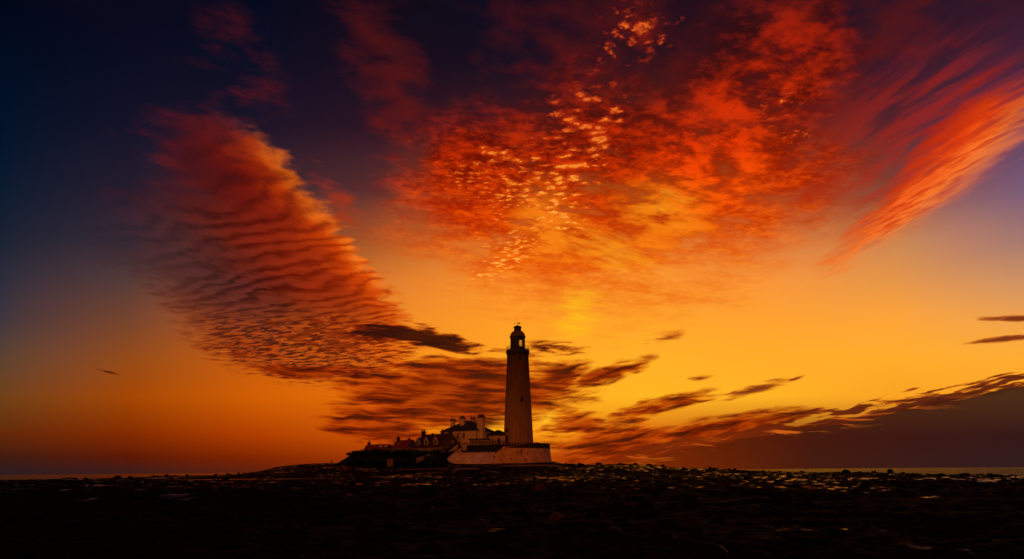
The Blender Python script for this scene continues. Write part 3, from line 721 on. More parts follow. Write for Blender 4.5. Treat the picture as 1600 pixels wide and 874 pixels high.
st.build('door_steps', 'ramp', lh)

# ================================================================== platform wall
PR = 12.25
pf = thing('platform_wall', 'battered orange stone wall carrying the lighthouse with dark parapet', 'wall', (TX, TY, 5.0))
a0, a1 = math.radians(-98), math.radians(118)
w = MB(); w.lathe([(PR+1.25,-1.5),(PR+0.85,1.2),(PR+0.4,4.4),(PR+0.05,7.05),(PR-0.9,7.1),(PR-2.5,7.1)], 72, a0, a1)
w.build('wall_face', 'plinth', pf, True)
w = MB(); n = 60; random.seed(8)
A0_, A1_ = math.radians(12), math.radians(118)
inn, out = PR-0.75, PR+0.12
ring = []
for k in range(n+1):
    a = A0_+(A1_-A0_)*k/n; h = 8.42+0.16*random.random()+(0.22 if 30 < math.degrees(a) < 42 else 0)
    ring.append([(r*math.sin(a), -r*math.cos(a), z) for r, z in ((out, 7.05), (out+0.05, h-0.25), (out, h), (inn, h), (inn, 7.05))])
for k in range(n):
    for i in range(4): w.face([ring[k][i], ring[k+1][i], ring[k+1][i+1], ring[k][i+1]])
w.face(ring[0]); w.face(ring[-1][::-1]); w.build('parapet', 'parapet', pf)
w = MB(); w.lathe([(PR+0.14,6.55),(PR+0.3,6.62),(PR+0.26,7.02),(PR-0.3,7.04)], 72, math.radians(-70), a1); w.build('string_course', 'parapet', pf)
MB().lathe([(PR-0.8,7.12),(5.0,7.55)], 48, cap=False).build('platform_paving', 'parapet', pf)

# wing of the same wall running down to the sea wall
wb = [at(762,725.4,247.2), at(776,725.3,248.2), at(790,725.2,249.2), at(804,725.2,249.6)]
wt = [at(765.5,719.5,248.6), at(775,708.5,250.2), at(787,697.8,251.4), at(804,697.8,251.2)]
o_ = Vector(pf.location); vs, fs, us = [], [], []
for b_, t_ in zip(wb, wt): vs += [b_+Vector((0,0,-1.2))-o_, b_-o_, t_-o_, t_+Vector((0,4.5,0))-o_, b_+Vector((0,9,-1.2))-o_]
for i in range(3):
    for k in range(4):
        fs.append((i*5+k, (i+1)*5+k, (i+1)*5+k+1, i*5+k+1))
        q = [vs[j] for j in fs[-1]]; us.append([(p_.x+20, p_.z+p_.y) if k == 3 else (p_.x+20, p_.z) for p_ in q])
fs += [(4,3,2,1,0), (15,16,17,18,19)]; us += [None, None]
MB().poly(vs, fs, us).build('wall_wing', 'plinth', pf)

# fence round the yard: posts and rails, each post of its own
fence = thing('yard_fence', 'dark post and rail fence along the edge of the lighthouse yard', 'fence', tuple(at(736, 694, 251.5)))
F0 = fence.location.copy()
path = [at(735,694.5,252.0), at(760,694.6,251.5), at(785,694.4,251.0)] + [Vector((TX+(PR-0.35)*math.sin(a), TY-(PR-0.35)*math.cos(a), 12.15)) for a in np.radians(np.linspace(-24, 11, 7))]
def along(path, step):
    out = []; carry = 0.0
    for p, q in zip(path[:-1], path[1:]):
        L = (q-p).length; s = carry
        while s < L: out.append(p+(q-p)*(s/L)); s += step
        carry = s-L
    return out
for z in (0.45, 0.95, 1.3):
    m = MB()
    for p, q in zip(path[:-1], path[1:]): m.bar(p-F0+Vector((0,0,z)), q-F0+Vector((0,0,z)), 0.085, 4)
    m.build('rail', 'iron', fence)
for p in along(path, 1.05):
    MB().box((0,0,0.7), (0.22,0.2,1.55)).build('post', 'iron', fence, loc=p-F0)

# ================================================================== sea wall below the yard, with its ramp
sw = thing('sea_wall', 'pale pink sloping sea wall below the grass bank', 'wall', tuple(at(740, 724.6, 246)))
S0 = sw.location.copy()
bot = [at(697.5,718.4,248.5), at(701,720.8,247.6), at(706,722.6,246.8), at(713,724,246.2), at(724,725,245.6), at(740,725.4,245.4), at(756,725.2,245.8), at(770,724.8,247)]
top = [at(698.5,717,249.3), at(704,713.2,249.4), at(711,709.4,249.3), at(718,708.2,249.0), at(728,708.0,248.8), at(742,707.6,248.8), at(757,707.4,249.4), at(774,706.8,251.5)]
vs, fs, us = [], [], []
back = Vector((0, 3.2, 0)); dz = Vector((0,0,-1.2)); L = 0
for i, (b_, t_) in enumerate(zip(bot, top)):
    if i: L += (bot[i]-bot[i-1]).length
    vs += [b_+dz-S0, b_-S0, t_-S0, t_+back-S0, b_+dz+back*2-S0]
ul = [0]
for i in range(1, len(bot)): ul.append(ul[-1]+(bot[i]-bot[i-1]).length)
for i in range(len(bot)-1):
    for k in range(4):
        fs.append((i*5+k, (i+1)*5+k, (i+1)*5+k+1, i*5+k+1)); us.append([(ul[i], k*4.0), (ul[i+1], k*4.0), (ul[i+1], (k+1)*4.0), (ul[i], (k+1)*4.0)])
fs += [(4,3,2,1,0), tuple((len(bot)-1)*5+k for k in range(5))]; us += [None, None]
MB().poly(vs, fs, us).build('wall_face', 'apron', sw)
cp = MB()
for p, q in zip(top[3:-1], top[4:]):
    d = (q-p); m_ = (p+q)/2-S0
    cp.box((m_.x, m_.y+0.25, m_.z+0.09), (d.length+0.02, 0.7, 0.2), math.atan2(d.y, d.x))
cp.build('coping', 'ramp', sw)

rp = thing('ramp', 'pale stepped ramp between two parapets climbing to the yard', 'ramp', tuple(at(697, 718, 249)))
R0 = rp.location.copy()
def wall_seg(p, q, h, t, down=2.0):
    m = MB(); d = (q-p); nrm = Vector((d.y, -d.x, 0)).normalized()*t/2
    c = [p+nrm, q+nrm, q-nrm, p-nrm]
    vs = [x-R0-Vector((0,0,down)) for x in c]+[x-R0+Vector((0,0,h)) for x in c]
    return m.poly(vs, [(3,2,1,0),(4,5,6,7),(0,1,5,4),(1,2,6,5),(2,3,7,6),(3,0,4,7)])
outer = [at(693.2,715.5,251.4), at(698.8,708.2,251.6), at(708.5,700.0,252.0), at(715.5,695.4,252.4)]
inner = [at(697.2,718.4,248.9), at(703.5,713.0,249.3), at(712,706.2,249.6), at(720.5,700.6,250)]
for L_, nm in ((outer, 'outer_parapet'), (inner, 'inner_parapet')):
    m = MB()
    for p, q in zip(L_[:-1], L_[1:]):
        s_ = wall_seg(p, q, 0.25, 0.55); m.poly(s_.v, s_.f)
    m.build(nm, 'ramp', rp)
for k in range(14):
    t = k/13
    def lerp(L_, t):
        s = t*(len(L_)-1); i = min(int(s), len(L_)-2); return L_[i]+(L_[i+1]-L_[i])*(s-i)
    p, q = lerp(outer, t), lerp(inner, t); c = (p+q)/2-R0; d = q-p
    MB().box((c.x, c.y, c.z-1.1), (0.62, max(0.6, math.hypot(d.x, d.y)-0.6), 0.9), math.atan2(d.y, d.x)-math.pi/2).build('step', 'parapet', rp)
g = at(726, 700, 250.8)
gp = thing('gate_pier', 'squat pale stone block at the top of the ramp', 'pier', (g.x, g.y, g.z-0.6))
MB().box((0,0,0.85), (1.75,1.4,2.5)).build('shaft', 'ramp', gp); MB().box((0,0,2.21), (2.05,1.7,0.22)).build('cap', 'parapet', gp)

# grass slope between sea wall and yard
m = MB(); lowr_ = [at(x,y,Y_) for x, y, Y_ in ((714,708.5,251.2),(722,708.0,249.8),(742,707.4,249.6),(760,707.0,250.0),(778,703,250.9))]
upr = [at(x,y,Y_) for x, y, Y_ in ((716,699.5,253.0),(726,695.8,252.8),(746,694.8,252.6),(764,694.6,252.2),(792,694.8,252.0))]
NS, NU = 40, 8; g_ = []
for i in range(NS+1):
    s = i/NS*(len(lowr_)-1); k = min(int(s), len(lowr_)-2); p = lowr_[k].lerp(lowr_[k+1], s-k); q = upr[k].lerp(upr[k+1], s-k)
    g_.append([p.lerp(q, j/NU)+Vector((0,-0.1*math.sin(i*1.7+j), 0.22*(random.random()-0.3)+0.5*math.sin(math.pi*j/NU))) for j in range(NU+1)])
for i in range(NS):
    for j in range(NU): m.face([g_[i][j], g_[i+1][j], g_[i+1][j+1], g_[i][j+1]])
tag(m.build('grass_bank', 'grass', None, True), 'dark grass slope above the pale sea wall', kind='structure')

# ================================================================== buildings
def window(parent, c, w, h, axis='-y', frame='trim', pane='pane', d=0.12):
    """a framed window lying in a wall; axis says which way it faces in the parent's own frame"""
    rz = {'-y': 0.0, '+x': math.pi/2, '+y': math.pi, '-x': -math.pi/2}[axis]
    m = MB(); t = 0.11
    for s in (-1, 1): m.box((s*(w/2-t/2), 0, 0), (t, d, h))
    m.box((0,0,h/2-t/2), (w-2*t, d-0.01, t)); m.box((0,0,-h/2+t/2), (w-2*t, d-0.01, t)); m.box((0,0.005,0), (w-2*t, d-0.03, 0.06))
    o = m.build('window', frame, parent, loc=c); o.rotation_euler = (0, 0, rz)
    MB().box((0,0.02,0), (w-2*t, 0.05, h-2*t)).build('pane', pane, o)
    MB().box((0,-0.06,-h/2-0.06), (w+0.2, d+0.14, 0.11)).build('sill', 'ramp', o)
    return o
def chimney(parent, c, sx_, sy_, z0, z1, npots, mat='chim', poth=0.75, pitch=None):
    o = MB().box((c[0], c[1], (z0+z1)/2), (sx_, sy_, z1-z0)).build('chimney', mat, parent)
    MB().box((c[0], c[1], z1-0.02), (sx_+0.44, sy_+0.44, 0.42)).build('chimney_cap', 'chim', o)
    for k in range(npots):
        t = 0 if npots == 1 else (k/(npots-1)-0.5)
        px_ = c[0]+t*(sx_-0.45)*(sx_ >= sy_); py_ = c[1]+t*(sy_-0.45)*(sx_ < sy_)
        MB().lathe([(0.27,z1+0.15),(0.22,z1+0.2+poth*0.8),(0.30,z1+0.2+poth*0.85),(0.28,z1+0.25+poth)], 10, c=(px_, py_)).build('chimney_pot', 'pot', o, True)
    return o
def hip_roof(W, L, z0, rise, ridge, over=0.4, th=0.22):
    a, b_ = W/2+over, L/2+over; r = ridge/2
    vs = [(-a,-b_,z0),(a,-b_,z0),(a,b_,z0),(-a,b_,z0)]+[(-a,-b_,z0+th),(a,-b_,z0+th),(a,b_,z0+th),(-a,b_,z0+th),(-r,0,z0+rise),(r,0,z0+rise)]
    m = MB().poly(vs, [(3,2,1,0),(0,1,5,4),(1,2,6,5),(2,3,7,6),(3,0,4,7),(4,5,9,8),(6,7,8,9),(5,6,9),(7,4,8)])
    return m
def gable_house(o, W, D, ze, zr, roofmat, wallmat, gabmat, th=0.22, over=0.3):
    MB().box((0,0,(ze-1.2)/2), (W,D,ze+1.2)).build('wall', wallmat, o)
    for s in (-1, 1):
        x = s*W/2; x2 = s*(W/2-0.35)
        MB().poly([(x,-D/2,ze),(x,D/2,ze),(x,0,zr),(x2,-D/2,ze),(x2,D/2,ze),(x2,0,zr)], [(0,1,2),(5,4,3),(0,3,4,1),(1,4,5,2),(2,5,3,0)]).build('gable', gabmat, o)
    m = MB(); k = (zr-ze)/(D/2); a = W/2+0.12; e = D/2+over
    sec = [(-e,ze-over*k),(0,zr),(e,ze-over*k)]
    vs = []
    for x in (-a, a):
        for y, z in sec: vs.append((x, y, z+0.04))
        for y, z in sec: vs.append((x, y, z+0.04+th))
    m.poly(vs, [(0,1,4,3),(1,2,5,4),(9,10,7,6),(10,11,8,7),(3,4,10,9),(4,5,11,10),(7,1,0,6),(8,2,1,7),(0,3,9,6),(11,5,2,8)])
    rf = m.build('roof', roofmat, o)
    MB().box((0,0,zr+0.27), (2*a+0.02,0.34,0.2)).build('ridge_tiles', roofmat, o)
    for s in (-1, 1):                                           # raised stone verges
        v_ = MB()
        for t in (-1, 1):
            p, q = Vector((s*a, t*e, ze-over*k+0.2)), Vector((s*a, 0, zr+0.28))
            v_.bar(p, q, 0.16, 4)
        v_.build('verge', gabmat, o)
    return rf

# keepers' house
th_ = math.radians(27); HC = Vector((-17.2, 263.4, 12.6)); hW, hL = 16.0, 13.0
kh = thing('keepers_house', 'two storey cream house with slate hipped roof and four tall chimneys', 'house', HC, -th_)
MB().box((0,0,2.45), (hW,hL,6.9)).build('wall', 'house', kh)
MB().box((0,0,5.75), (hW+0.3,hL+0.3,0.3)).build('eaves', 'trim', kh)
hip_roof(hW, hL, 5.9, 4.3, 3.4, 0.45).build('roof', 'slate', kh)
for lx, w_ in ((-3.4,0.8),(-0.75,0.75),(1.9,1.1)):
    window(kh, (lx,-hL/2-0.03,4.1), w_+0.25, 2.25, '-y', 'trim', 'redpane' if lx > 1 else 'pane')
window(kh, (hW/2+0.03, 3.2, 4.2), 1.0, 1.9, '+x')
chimney(kh, (-5.5,-2.4), 1.45, 1.2, 6.8, 10.6, 2, 'house', 0.7)
chimney(kh, (-1.0,-2.6), 1.8, 1.25, 7.6, 11.2, 3, 'house', 0.75)
chimney(kh, (0.6,2.7), 1.6, 1.2, 7.8, 11.3, 2, 'house', 0.75)
chimney(kh, (hW/2+0.7,-hL/2+1.6), 2.5, 1.9, -0.8, 11.0, 5, 'house', 0.8)
for lx in (0.35, 7.55):
    MB().bar((lx,-hL/2-0.1,0), (lx,-hL/2-0.1,5.7), 0.08, 6).build('drainpipe', 'iron', kh)
MB().box((0,-hL/2-0.05,2.2), (hW-0.1,0.1,0.22)).build('string_course', 'trim', kh)
lo = at(749, 690, 253.2)
ob = thing('outbuilding', 'low pale lean-to with dark flat roof in front of the house', 'outbuilding', (lo.x, lo.y, 12.6), math.radians(-4))
MB().box((0,0,1.0), (7.6,2.0,2.4)).build('wall', 'house', ob); MB().box((0,0,2.45), (8.2,2.4,0.5)).build('roof', 'slate', ob)

# pavilion beside the tower
pv = at(778.7, 690, 263.5)
po = thing('pavilion', 'small pale hip roofed building between house and tower', 'building', (pv.x, 263.5, 12.6))
MB().box((0,0,2.0), (7.6,6.0,4.8)).build('wall', 'house', po)
hip_roof(7.6, 6.0, 4.4, 2.15, 1.2, 0.55).build('roof', 'slate', po)
dw = MB().box((0.2,-3.04,1.6), (1.1,0.12,3.2)).build('door', 'gable', po); MB().box((0.55,-3.14,1.6), (0.06,0.1,0.2)).build('handle', 'iron', dw)
window(po, (-2.2,-3.03,2.4), 0.9, 1.3)

# dormered cottage
c42 = math.radians(42); aW, aD = 16.6, 10.4
cor = Vector((-26.5, 250.0, 0))
cen = cor+Vector((-math.cos(c42), math.sin(c42), 0))*(aW/2)+Vector((math.sin(c42), math.cos(c42), 0))*(aD/2)
ca_ = thing('dormered_cottage', 'long stone cottage with red tiled roof and three white dormers', 'cottage', (cen.x, cen.y, 10.0), -c42)
gable_house(ca_, aW, aD, 2.45, 7.15, 'darktile', 'stone', 'gable')
kA = (7.15-2.45)/(aD/2)
for t in (3.9, 9.3, 14.4):
    lx = aW/2-t; yf_ = -aD/2+0.75; zb = 2.45+0.75*kA+0.1; w_, hh = 1.75, 1.7; zt = zb+hh; za = zt+1.15
    back_y = yf_+ (za-zb)/kA+0.2
    m = MB(); m.poly([(-w_/2,0,0),(w_/2,0,0),(w_/2,0,hh),(0,0,hh+1.05),(-w_/2,0,hh)]+[(-w_/2,2.6,0),(w_/2,2.6,0),(w_/2,2.6,hh),(0,2.6,hh+1.05),(-w_/2,2.6,hh)],
                     [(0,1,2,3,4),(9,8,7,6,5),(1,6,7,2),(5,0,4,9),(0,5,6,1),(2,7,8,3),(3,8,9,4)])
    d_ = m.build('dormer', 'stone', ca_, loc=(lx, yf_, zb))
    b_ = MB()
    for s in (-1, 1):
        b_.bar((s*(w_/2+0.28), -0.16, hh-0.3), (0, -0.16, hh+1.22), 0.17, 4)
        b_.box((s*(w_/2-0.02), -0.07, hh/2), (0.2, 0.13, hh))
    b_.box((0,-0.08,0.02), (w_+0.2,0.14,0.18)); b_.build('bargeboard', 'trim', d_)
    MB().box((0,-0.03,hh*0.52), (w_-0.5,0.1,hh*0.8)).build('dormer_window', 'pane', d_)
    r_ = MB()
    for s in (-1, 1):
        r_.poly([(s*(w_/2+0.25),-0.14,hh-0.2),(0,-0.14,hh+1.15),(0,3.0,hh+1.15),(s*(w_/2+0.25),3.0,hh-0.2)]+[(s*(w_/2+0.25),-0.14,hh-0.02),(0,-0.14,hh+1.33),(0,3.0,hh+1.33),(s*(w_/2+0.25),3.0,hh-0.02)],
                [(0,1,2,3),(7,6,5,4),(0,4,5,1),(1,5,6,2),(2,6,7,3),(3,7,4,0)])
    r_.build('dormer_roof', 'darktile', d_)
    f_ = MB().bar((w_/2+0.06,-0.05,0.05), (w_/2+0.06,1.9,1.7), 0.13, 4).build('flashing', 'trim', d_)
chimney(ca_, (-aW/2+0.55,0), 0.9, 1.5, 6.2, 8.7, 2)
chimney(ca_, (3.0,0.3), 0.8, 1.1, 6.4, 8.3, 1)
chimney(ca_, (aW/2-0.55,0), 0.9, 1.3, 6.2, 8.2, 2, 'chim', 0.3)
chimney(ca_, (-2.6,0.3), 0.5, 0.6, 6.6, 7.5, 1, 'chim', 0.3)
for t in (6.5, 11.8): window(ca_, (aW/2-t,-aD/2-0.02,1.3), 1.0, 1.2)
window(ca_, (aW/2+0.02, 0.6, 4.2), 0.8, 1.1, '+x')

# red roofed cottage
p = at(633, 700, 264.5)
cb = thing('red_cottage', 'lower cottage with plain dull red tiled roof next to the dormered one', 'cottage', (p.x, p.y, 10.0), -c42)
gable_house(cb, 9.6, 6.2, 2.5, 5.15, 'tile', 'stone', 'gable')
chimney(cb, (-4.2,0), 0.8, 1.0, 4.6, 6.5, 1); chimney(cb, (2.2,0.2), 0.6, 0.7, 4.6, 5.8, 1, 'chim', 0.35)
rl_ = MB().box((0,0,0), (0.9,1.1,0.12)).build('rooflight', 'trim', cb, loc=(-2.4,-1.75,3.98)); rl_.rotation_euler = (math.atan(2.65/3.1),0,0)
MB().box((0,0,0.07), (0.7,0.9,0.04)).build('pane', 'pane', rl_)
window(cb, (0.5,-3.12,1.4), 1.0, 1.1)
# low outermost cottage
c20 = math.radians(16); p = at(592, 703, 270)
cc = thing('low_cottage', 'low outermost cottage with long red roof and two skylights', 'cottage', (p.x, p.y, 10.3), -c20)
gable_house(cc, 10.2, 4.6, 2.1, 3.45, 'tile', 'stone', 'gable')
chimney(cc, (-4.3,0), 0.75, 0.9, 3.0, 4.5, 1)
for lx in (1.7, 3.9):
    s_ = MB().box((0,0,0), (1.25,0.9,0.12)).build('skylight', 'trim', cc, loc=(lx,-1.5,2.95)); s_.rotation_euler = (math.atan(1.35/2.3),0,0)
    MB().box((0,0,0.07), (1.05,0.7,0.04)).build('pane', 'trim', s_)
# hut on the slope
p = at(610, 724, 238)
hz = float(terrain_z(np.array([p.x]), np.array([238.0]), False)[0])
ht = thing('stone_hut', 'tiny pale stone hut with dark square opening on the shrubby bank', 'hut', (p.x, 238.0, hz-0.1), math.radians(-6))
MB().box((0,0,1.2), (1.95,1.7,2.8)).build('wall', 'stone', ht); MB().box((0,0,2.66), (2.15,1.9,0.16)).build('roof', 'parapet', ht)
MB().box((-0.1,-0.86,1.75), (0.75,0.08,0.8)).build('opening', 'door', ht)
# path wall
p, q = at(650, 719.2, 241), at(671, 712, 244)
pw = thing('path_wall', 'low pale wall slanting up beside the path on the bank', 'wall', p)
d = q-p
m = MB(); t = Vector((d.y,-d.x,0)).normalized()*0.25
vs = [Vector((0,0,-1.0))+t, d+Vector((0,0,-1.0))+t, d+Vector((0,0,-1.0))-t, Vector((0,0,-1.0))-t, t+Vector((0,0,.3)), d+t+Vector((0,0,.3)), d-t+Vector((0,0,.3)), -t+Vector((0,0,.3))]
m.poly(vs, [(3,2,1,0),(4,5,6,7),(0,1,5,4),(1,2,6,5),(2,3,7,6),(3,0,4,7)]); m.build('wall_body', 'stone', pw)
MB().bar(Vector((0,0,0.36)), d+Vector((0,0,0.36)), 0.13, 4).build('coping', 'ramp', pw)
# marker post on the skyline
p = at(518, 724.2, 268); zt_ = float(terrain_z(np.array([p.x]), np.array([268.0]))[0])
mp_ = thing('marker_post', 'lone short post on the dark skyline left of the cottages', 'post', (p.x, 268.0, zt_-0.3))
MB().box((0,0,0.75), (0.32,0.3,1.5)).build('shaft', 'wood', mp_); MB().box((0,0,1.56), (0.42,0.4,0.14)).build('cap', 'wood', mp_)

# ================================================================== shrubs on the bank
rng = random.Random(12)
def bush_mesh(seed, n=900):
    r = random.Random(seed); m = MB(); cl = []
    for k in range(16):
        a, e = r.uniform(0, 2*math.pi), r.uniform(0.0, 1.0)
        cl.append((math.cos(a)*r.uniform(0.2,0.8), math.sin(a)*r.uniform(0.2,0.8), 0.15+0.7*e*r.uniform(0.6,1.0), r.uniform(0.22,0.42)))
    for k in range(n):
        cx, cy, cz, cr = r.choice(cl)
        d = Vector((r.gauss(0,1), r.gauss(0,1), r.gauss(0,1))).normalized()*cr*r.uniform(0.55,1.05)
        c = Vector((cx,cy,cz))+d
        nrm = (d.normalized()+Vector((r.uniform(-.6,.6),r.uniform(-.6,.6),r.uniform(-.3,.8)))).normalized()
        t = nrm.orthogonal().normalized(); b = nrm.cross(t); s = r.uniform(0.05,0.10)
        a = r.uniform(0, 6.28); t, b = t*math.cos(a)+b*math.sin(a), b*math.cos(a)-t*math.sin(a)
        m.face([c-t*s, c+b*s*0.55, c+t*s*1.1, c-b*s*0.55])
    return m
def stem_mesh(seed):
    r = random.Random(seed); m = MB()
    for k in range(7):
        a = r.uniform(0, 6.28); q = Vector((math.cos(a)*0.5, math.sin(a)*0.5, r.uniform(0.5,0.85)))
        m.bar((0,0,-0.15), q*0.5, 0.035, 5, 0.022); m.bar(q*0.5, q, 0.022, 4, 0.008)
    return m
protos = []
spots = [(552,711,252,3.4,3.6),(559,707.5,253,3.8,3.6),(567,706.5,254,3.8,3.2),(577,707,253,4.2,3.2),(588,707,253,4.2,3.0),(599,707.5,252,4.2,3.0),(622,708,252,4.4,3.0),(634,708,250,4.4,3.0),(646,707.5,249,4.4,2.9),(658,707,247,4.2,2.8),(669,706.5,246,4.2,2.9),(680,706,245.5,4.2,2.9),(682,705,247.0,3.2,3.2),(696,702,252.2,2.0,2.6),(704,699,253.4,1.8,2.6),(711,697,254.6,1.8,2.4),
         (560,716,245,4.0,2.8),(572,716,244,4.2,3.0),(585,716,243.5,4.2,3.0),(597,717,243,3.8,2.8),(621,717,243,3.8,2.8),(632,716,243,4.2,3.0),(644,715,243.5,4.0,2.6),(676,715,243,4.0,2.6),(680,714.5,244.0,2.6,2.4)]
for i, (px, py, Y_, sw_, sh_) in enumerate(spots):
    p = at(px, py, Y_); zg = float(terrain_z(np.array([p.x]), np.array([Y_]), False)[0])
    if i < 4:
        o = thing('coastal_bush', 'dark green coastal bush on the bank below the cottages', 'bush', (0,0,0), 0, 'bushes crowding the bank below the cottages')
        f = bush_mesh(40+i).build('foliage', 'leaf', o); s = stem_mesh(60+i).build('stems', 'wood', o); protos.append((o, f, s))
    else:
        o0, f0, s0 = protos[i % 4]; o = o0.copy(); COL.objects.link(o)
        for q in (f0, s0):
            c = q.copy(); COL.objects.link(c); c.parent = o
    hgt = max(1.2, p.z+0.9-zg)
    o.location = (p.x, Y_, zg-0.3); o.scale = (sw_, sw_*0.8, min(hgt, 4.6)+0.3); o.rotation_euler = (0,0,rng.uniform(0,6.28))

# ================================================================== rocks
def rock_mesh(seed, sub=3, flat=0.6):
    r = random.Random(seed); bm = bmesh.new(); bmesh.ops.create_icosphere(bm, subdivisions=sub, radius=1.0)
    planes = [(Vector((r.gauss(0,1), r.gauss(0,1), r.gauss(0,0.8))).normalized(), r.uniform(0.62,0.95)) for _ in range(11)]
    off = Vector((r.uniform(0,50), r.uniform(0,50), r.uniform(0,50)))
    from mathutils import noise as mn_
    for v in bm.verts:
        c = v.co.copy()
        for n_, d in planes:
            e = c.dot(n_)-d
            if e > 0: c -= n_*e*0.9
        c *= 1+0.10*mn_.noise(c*2.2+off)+0.05*mn_.noise(c*5+off)
        v.co = Vector((c.x, c.y*0.8, c.z*flat))
    me = bpy.data.meshes.new('boulder'); bm.to_mesh(me); bm.free()
    return me
RM = [rock_mesh(100+k, 3, 0.45+0.06*(k % 5)) for k in range(9)]
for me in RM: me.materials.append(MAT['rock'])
REDM = rock_mesh(300, 3, 0.55); REDM.materials.append(MAT['redlit_rock'])
def ground(x, y): return float(terrain_z(np.array([x]), np.array([y]))[0])
def ribbon(name, px0, px1, Ya, Yb, mat, label):
    n = 70; Xs_ = np.linspace(px0, px1, n); m = MB(); rows = []
    for j in range(4):
        Yj = Ya+(Yb-Ya)*j/3+1.2*np.sin(np.linspace(0, 9, n)+j*0.3)
        X_ = (Xs_-HX)/F*Yj; Z_ = terrain_z(X_, Yj)*0.45+terrain_z(X_, Yj, False)*0.55+0.0
        rows.append([(float(a), float(b), float(c)) for a, b, c in zip(X_, Yj, Z_)])
    for j in range(3):
        for i in range(n-1): m.face([rows[j][i], rows[j][i+1], rows[j+1][i+1], rows[j+1][i]])
    return tag(m.build(name, mat, None, True), label, kind='structure')
ribbon('path', 556, 748, 221, 227, 'stone', 'pale worn track crossing the rocks below the bank')
ribbon('shingle', 700, 880, 233, 239, 'stone', 'strip of pale shingle at the foot of the sea wall')
def boulder(px, Y_, size, label, group=None, me=None, rise=0.25, name='boulder'):
    X = (px-HX)/F*Y_; o = bpy.data.objects.new(name, me or rng.choice(RM)); COL.objects.link(o)
    o.location = (X, Y_, ground(X, Y_)+size*rise); o.scale = (size, size*rng.uniform(0.8,1.1), size*rng.uniform(0.8,1.1)); o.rotation_euler = (rng.uniform(-.25,.25), rng.uniform(-.25,.25), rng.uniform(0,6.28))
    return tag(o, label, 'boulder', group)
boulder(736, 33, 0.95, 'rounded boulder with a faint lit rim standing below the sea wall in the middle rocks', me=RM[2], rise=0.45)
boulder(843, 48, 0.8, 'boulder coloured as if lit red by the sunset, between black rocks right of the lighthouse axis', me=REDM, rise=0.3)
boulder(869, 27, 0.45, 'small stone coloured as if lit red by the sunset, low among the foreground rocks', me=REDM.copy(), rise=0.3)
boulder(1322, 200, 1.2, 'square topped boulder on the right shore skyline, nearer the boat', me=RM[4], rise=0.35)
boulder(1391, 176, 1.25, 'tallest boulder on the right shore skyline below the cloud bank', me=RM[7], rise=0.4)
boulder(108, 196, 1.1, 'dark boulder on the left shore edge against the sea', me=RM[5], rise=0.3)
boulder(184, 205, 1.3, 'wider dark boulder on the left shore edge, second from the frame side', me=RM[1], rise=0.3)
for k in range(26):
    px = rng.uniform(1180, 1600); Ye_ = float(np.interp(px, _edge[:,0], _edge[:,1]))
    boulder(px, Ye_*rng.uniform(0.9, 1.0), rng.uniform(0.4, 0.9), 'dark boulder in the broken line along the right shore edge', 'boulders edging the right shore')
for k in range(16):
    px = rng.uniform(0, 400); Ye_ = float(np.interp(px, _edge[:,0], _edge[:,1]))
    boulder(px, Ye_*rng.uniform(0.92, 1.02), rng.uniform(0.5, 1.0), 'dark boulder in the low line along the left shore edge', 'boulders edging the left shore')
for k in range(22):
    boulder(rng.uniform(884, 1150), rng.uniform(240, 268), rng.uniform(0.6, 1.2), 'black rock on the rise right of the stone platform', 'rocks on the rise right of the platform')
for k in range(60):
    Y_ = 11*(75/11)**rng.random()
    boulder(rng.uniform(-20, 1620), Y_, rng.uniform(0.25, 0.5)*(0.7+Y_/70), 'black weed covered boulder among the foreground ledges', 'boulders on the foreground shore')
# loose stones nobody could count
base = bmesh.new(); bmesh.ops.create_icosphere(base, subdivisions=1, radius=1.0)
bv = np.array([v.co[:] for v in base.verts]); bf = np.array([[v.index for v in f.verts] for f in base.faces]); base.free()
nrs = np.random.RandomState(3); NR = 4200
Ys = 10*(150/10)**nrs.rand(NR); Xs = (nrs.rand(NR)*1.9-0.95)*Ys
far = np.arange(NR) > NR*0.72
Ys = np.where(far, 120+148*nrs.rand(NR), Ys); pxs = nrs.rand(NR)*1700-50; Xs = np.where(far, (pxs-HX)/F*Ys, Xs)
far_ok = ~(far & (Ys > 232) & (pxs > 540) & (pxs < 880))
Ys = np.where(far_ok, Ys, 180+nrs.rand(NR)*45); Xs = np.where(far_ok, Xs, (pxs-HX)/F*Ys)
Zs = terrain_z(Xs, Ys); sz = np.where(far, 0.22+0.55*nrs.rand(NR)**3, (0.07+0.22*nrs.rand(NR)**2)*(0.7+Ys/70))
ang_ = nrs.rand(NR)*6.28
V = bv[None]*(1+0.45*(nrs.rand(NR, len(bv), 1)-0.5))
V = V*(sz[:,None,None]*np.stack([0.8+0.8*nrs.rand(NR), 0.8+0.5*nrs.rand(NR), 0.22+0.33*nrs.rand(NR)], -1)[:,None,:])
ca__, sa__ = np.cos(ang_)[:,None], np.sin(ang_)[:,None]
V = np.stack([V[...,0]*ca__-V[...,1]*sa__+Xs[:,None], V[...,0]*sa__+V[...,1]*ca__+Ys[:,None], V[...,2]+Zs[:,None]+0.1*sz[:,None]], -1).reshape(-1,3)
FI = (bf[None]+(np.arange(NR)*len(bv))[:,None,None]).reshape(-1,3)
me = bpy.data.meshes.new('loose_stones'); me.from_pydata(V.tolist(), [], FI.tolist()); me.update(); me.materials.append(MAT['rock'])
o = bpy.data.objects.new('loose_stones', me); COL.objects.link(o); tag(o, 'loose dark stones strewn over the rock ledges', 'stones', kind='stuff')

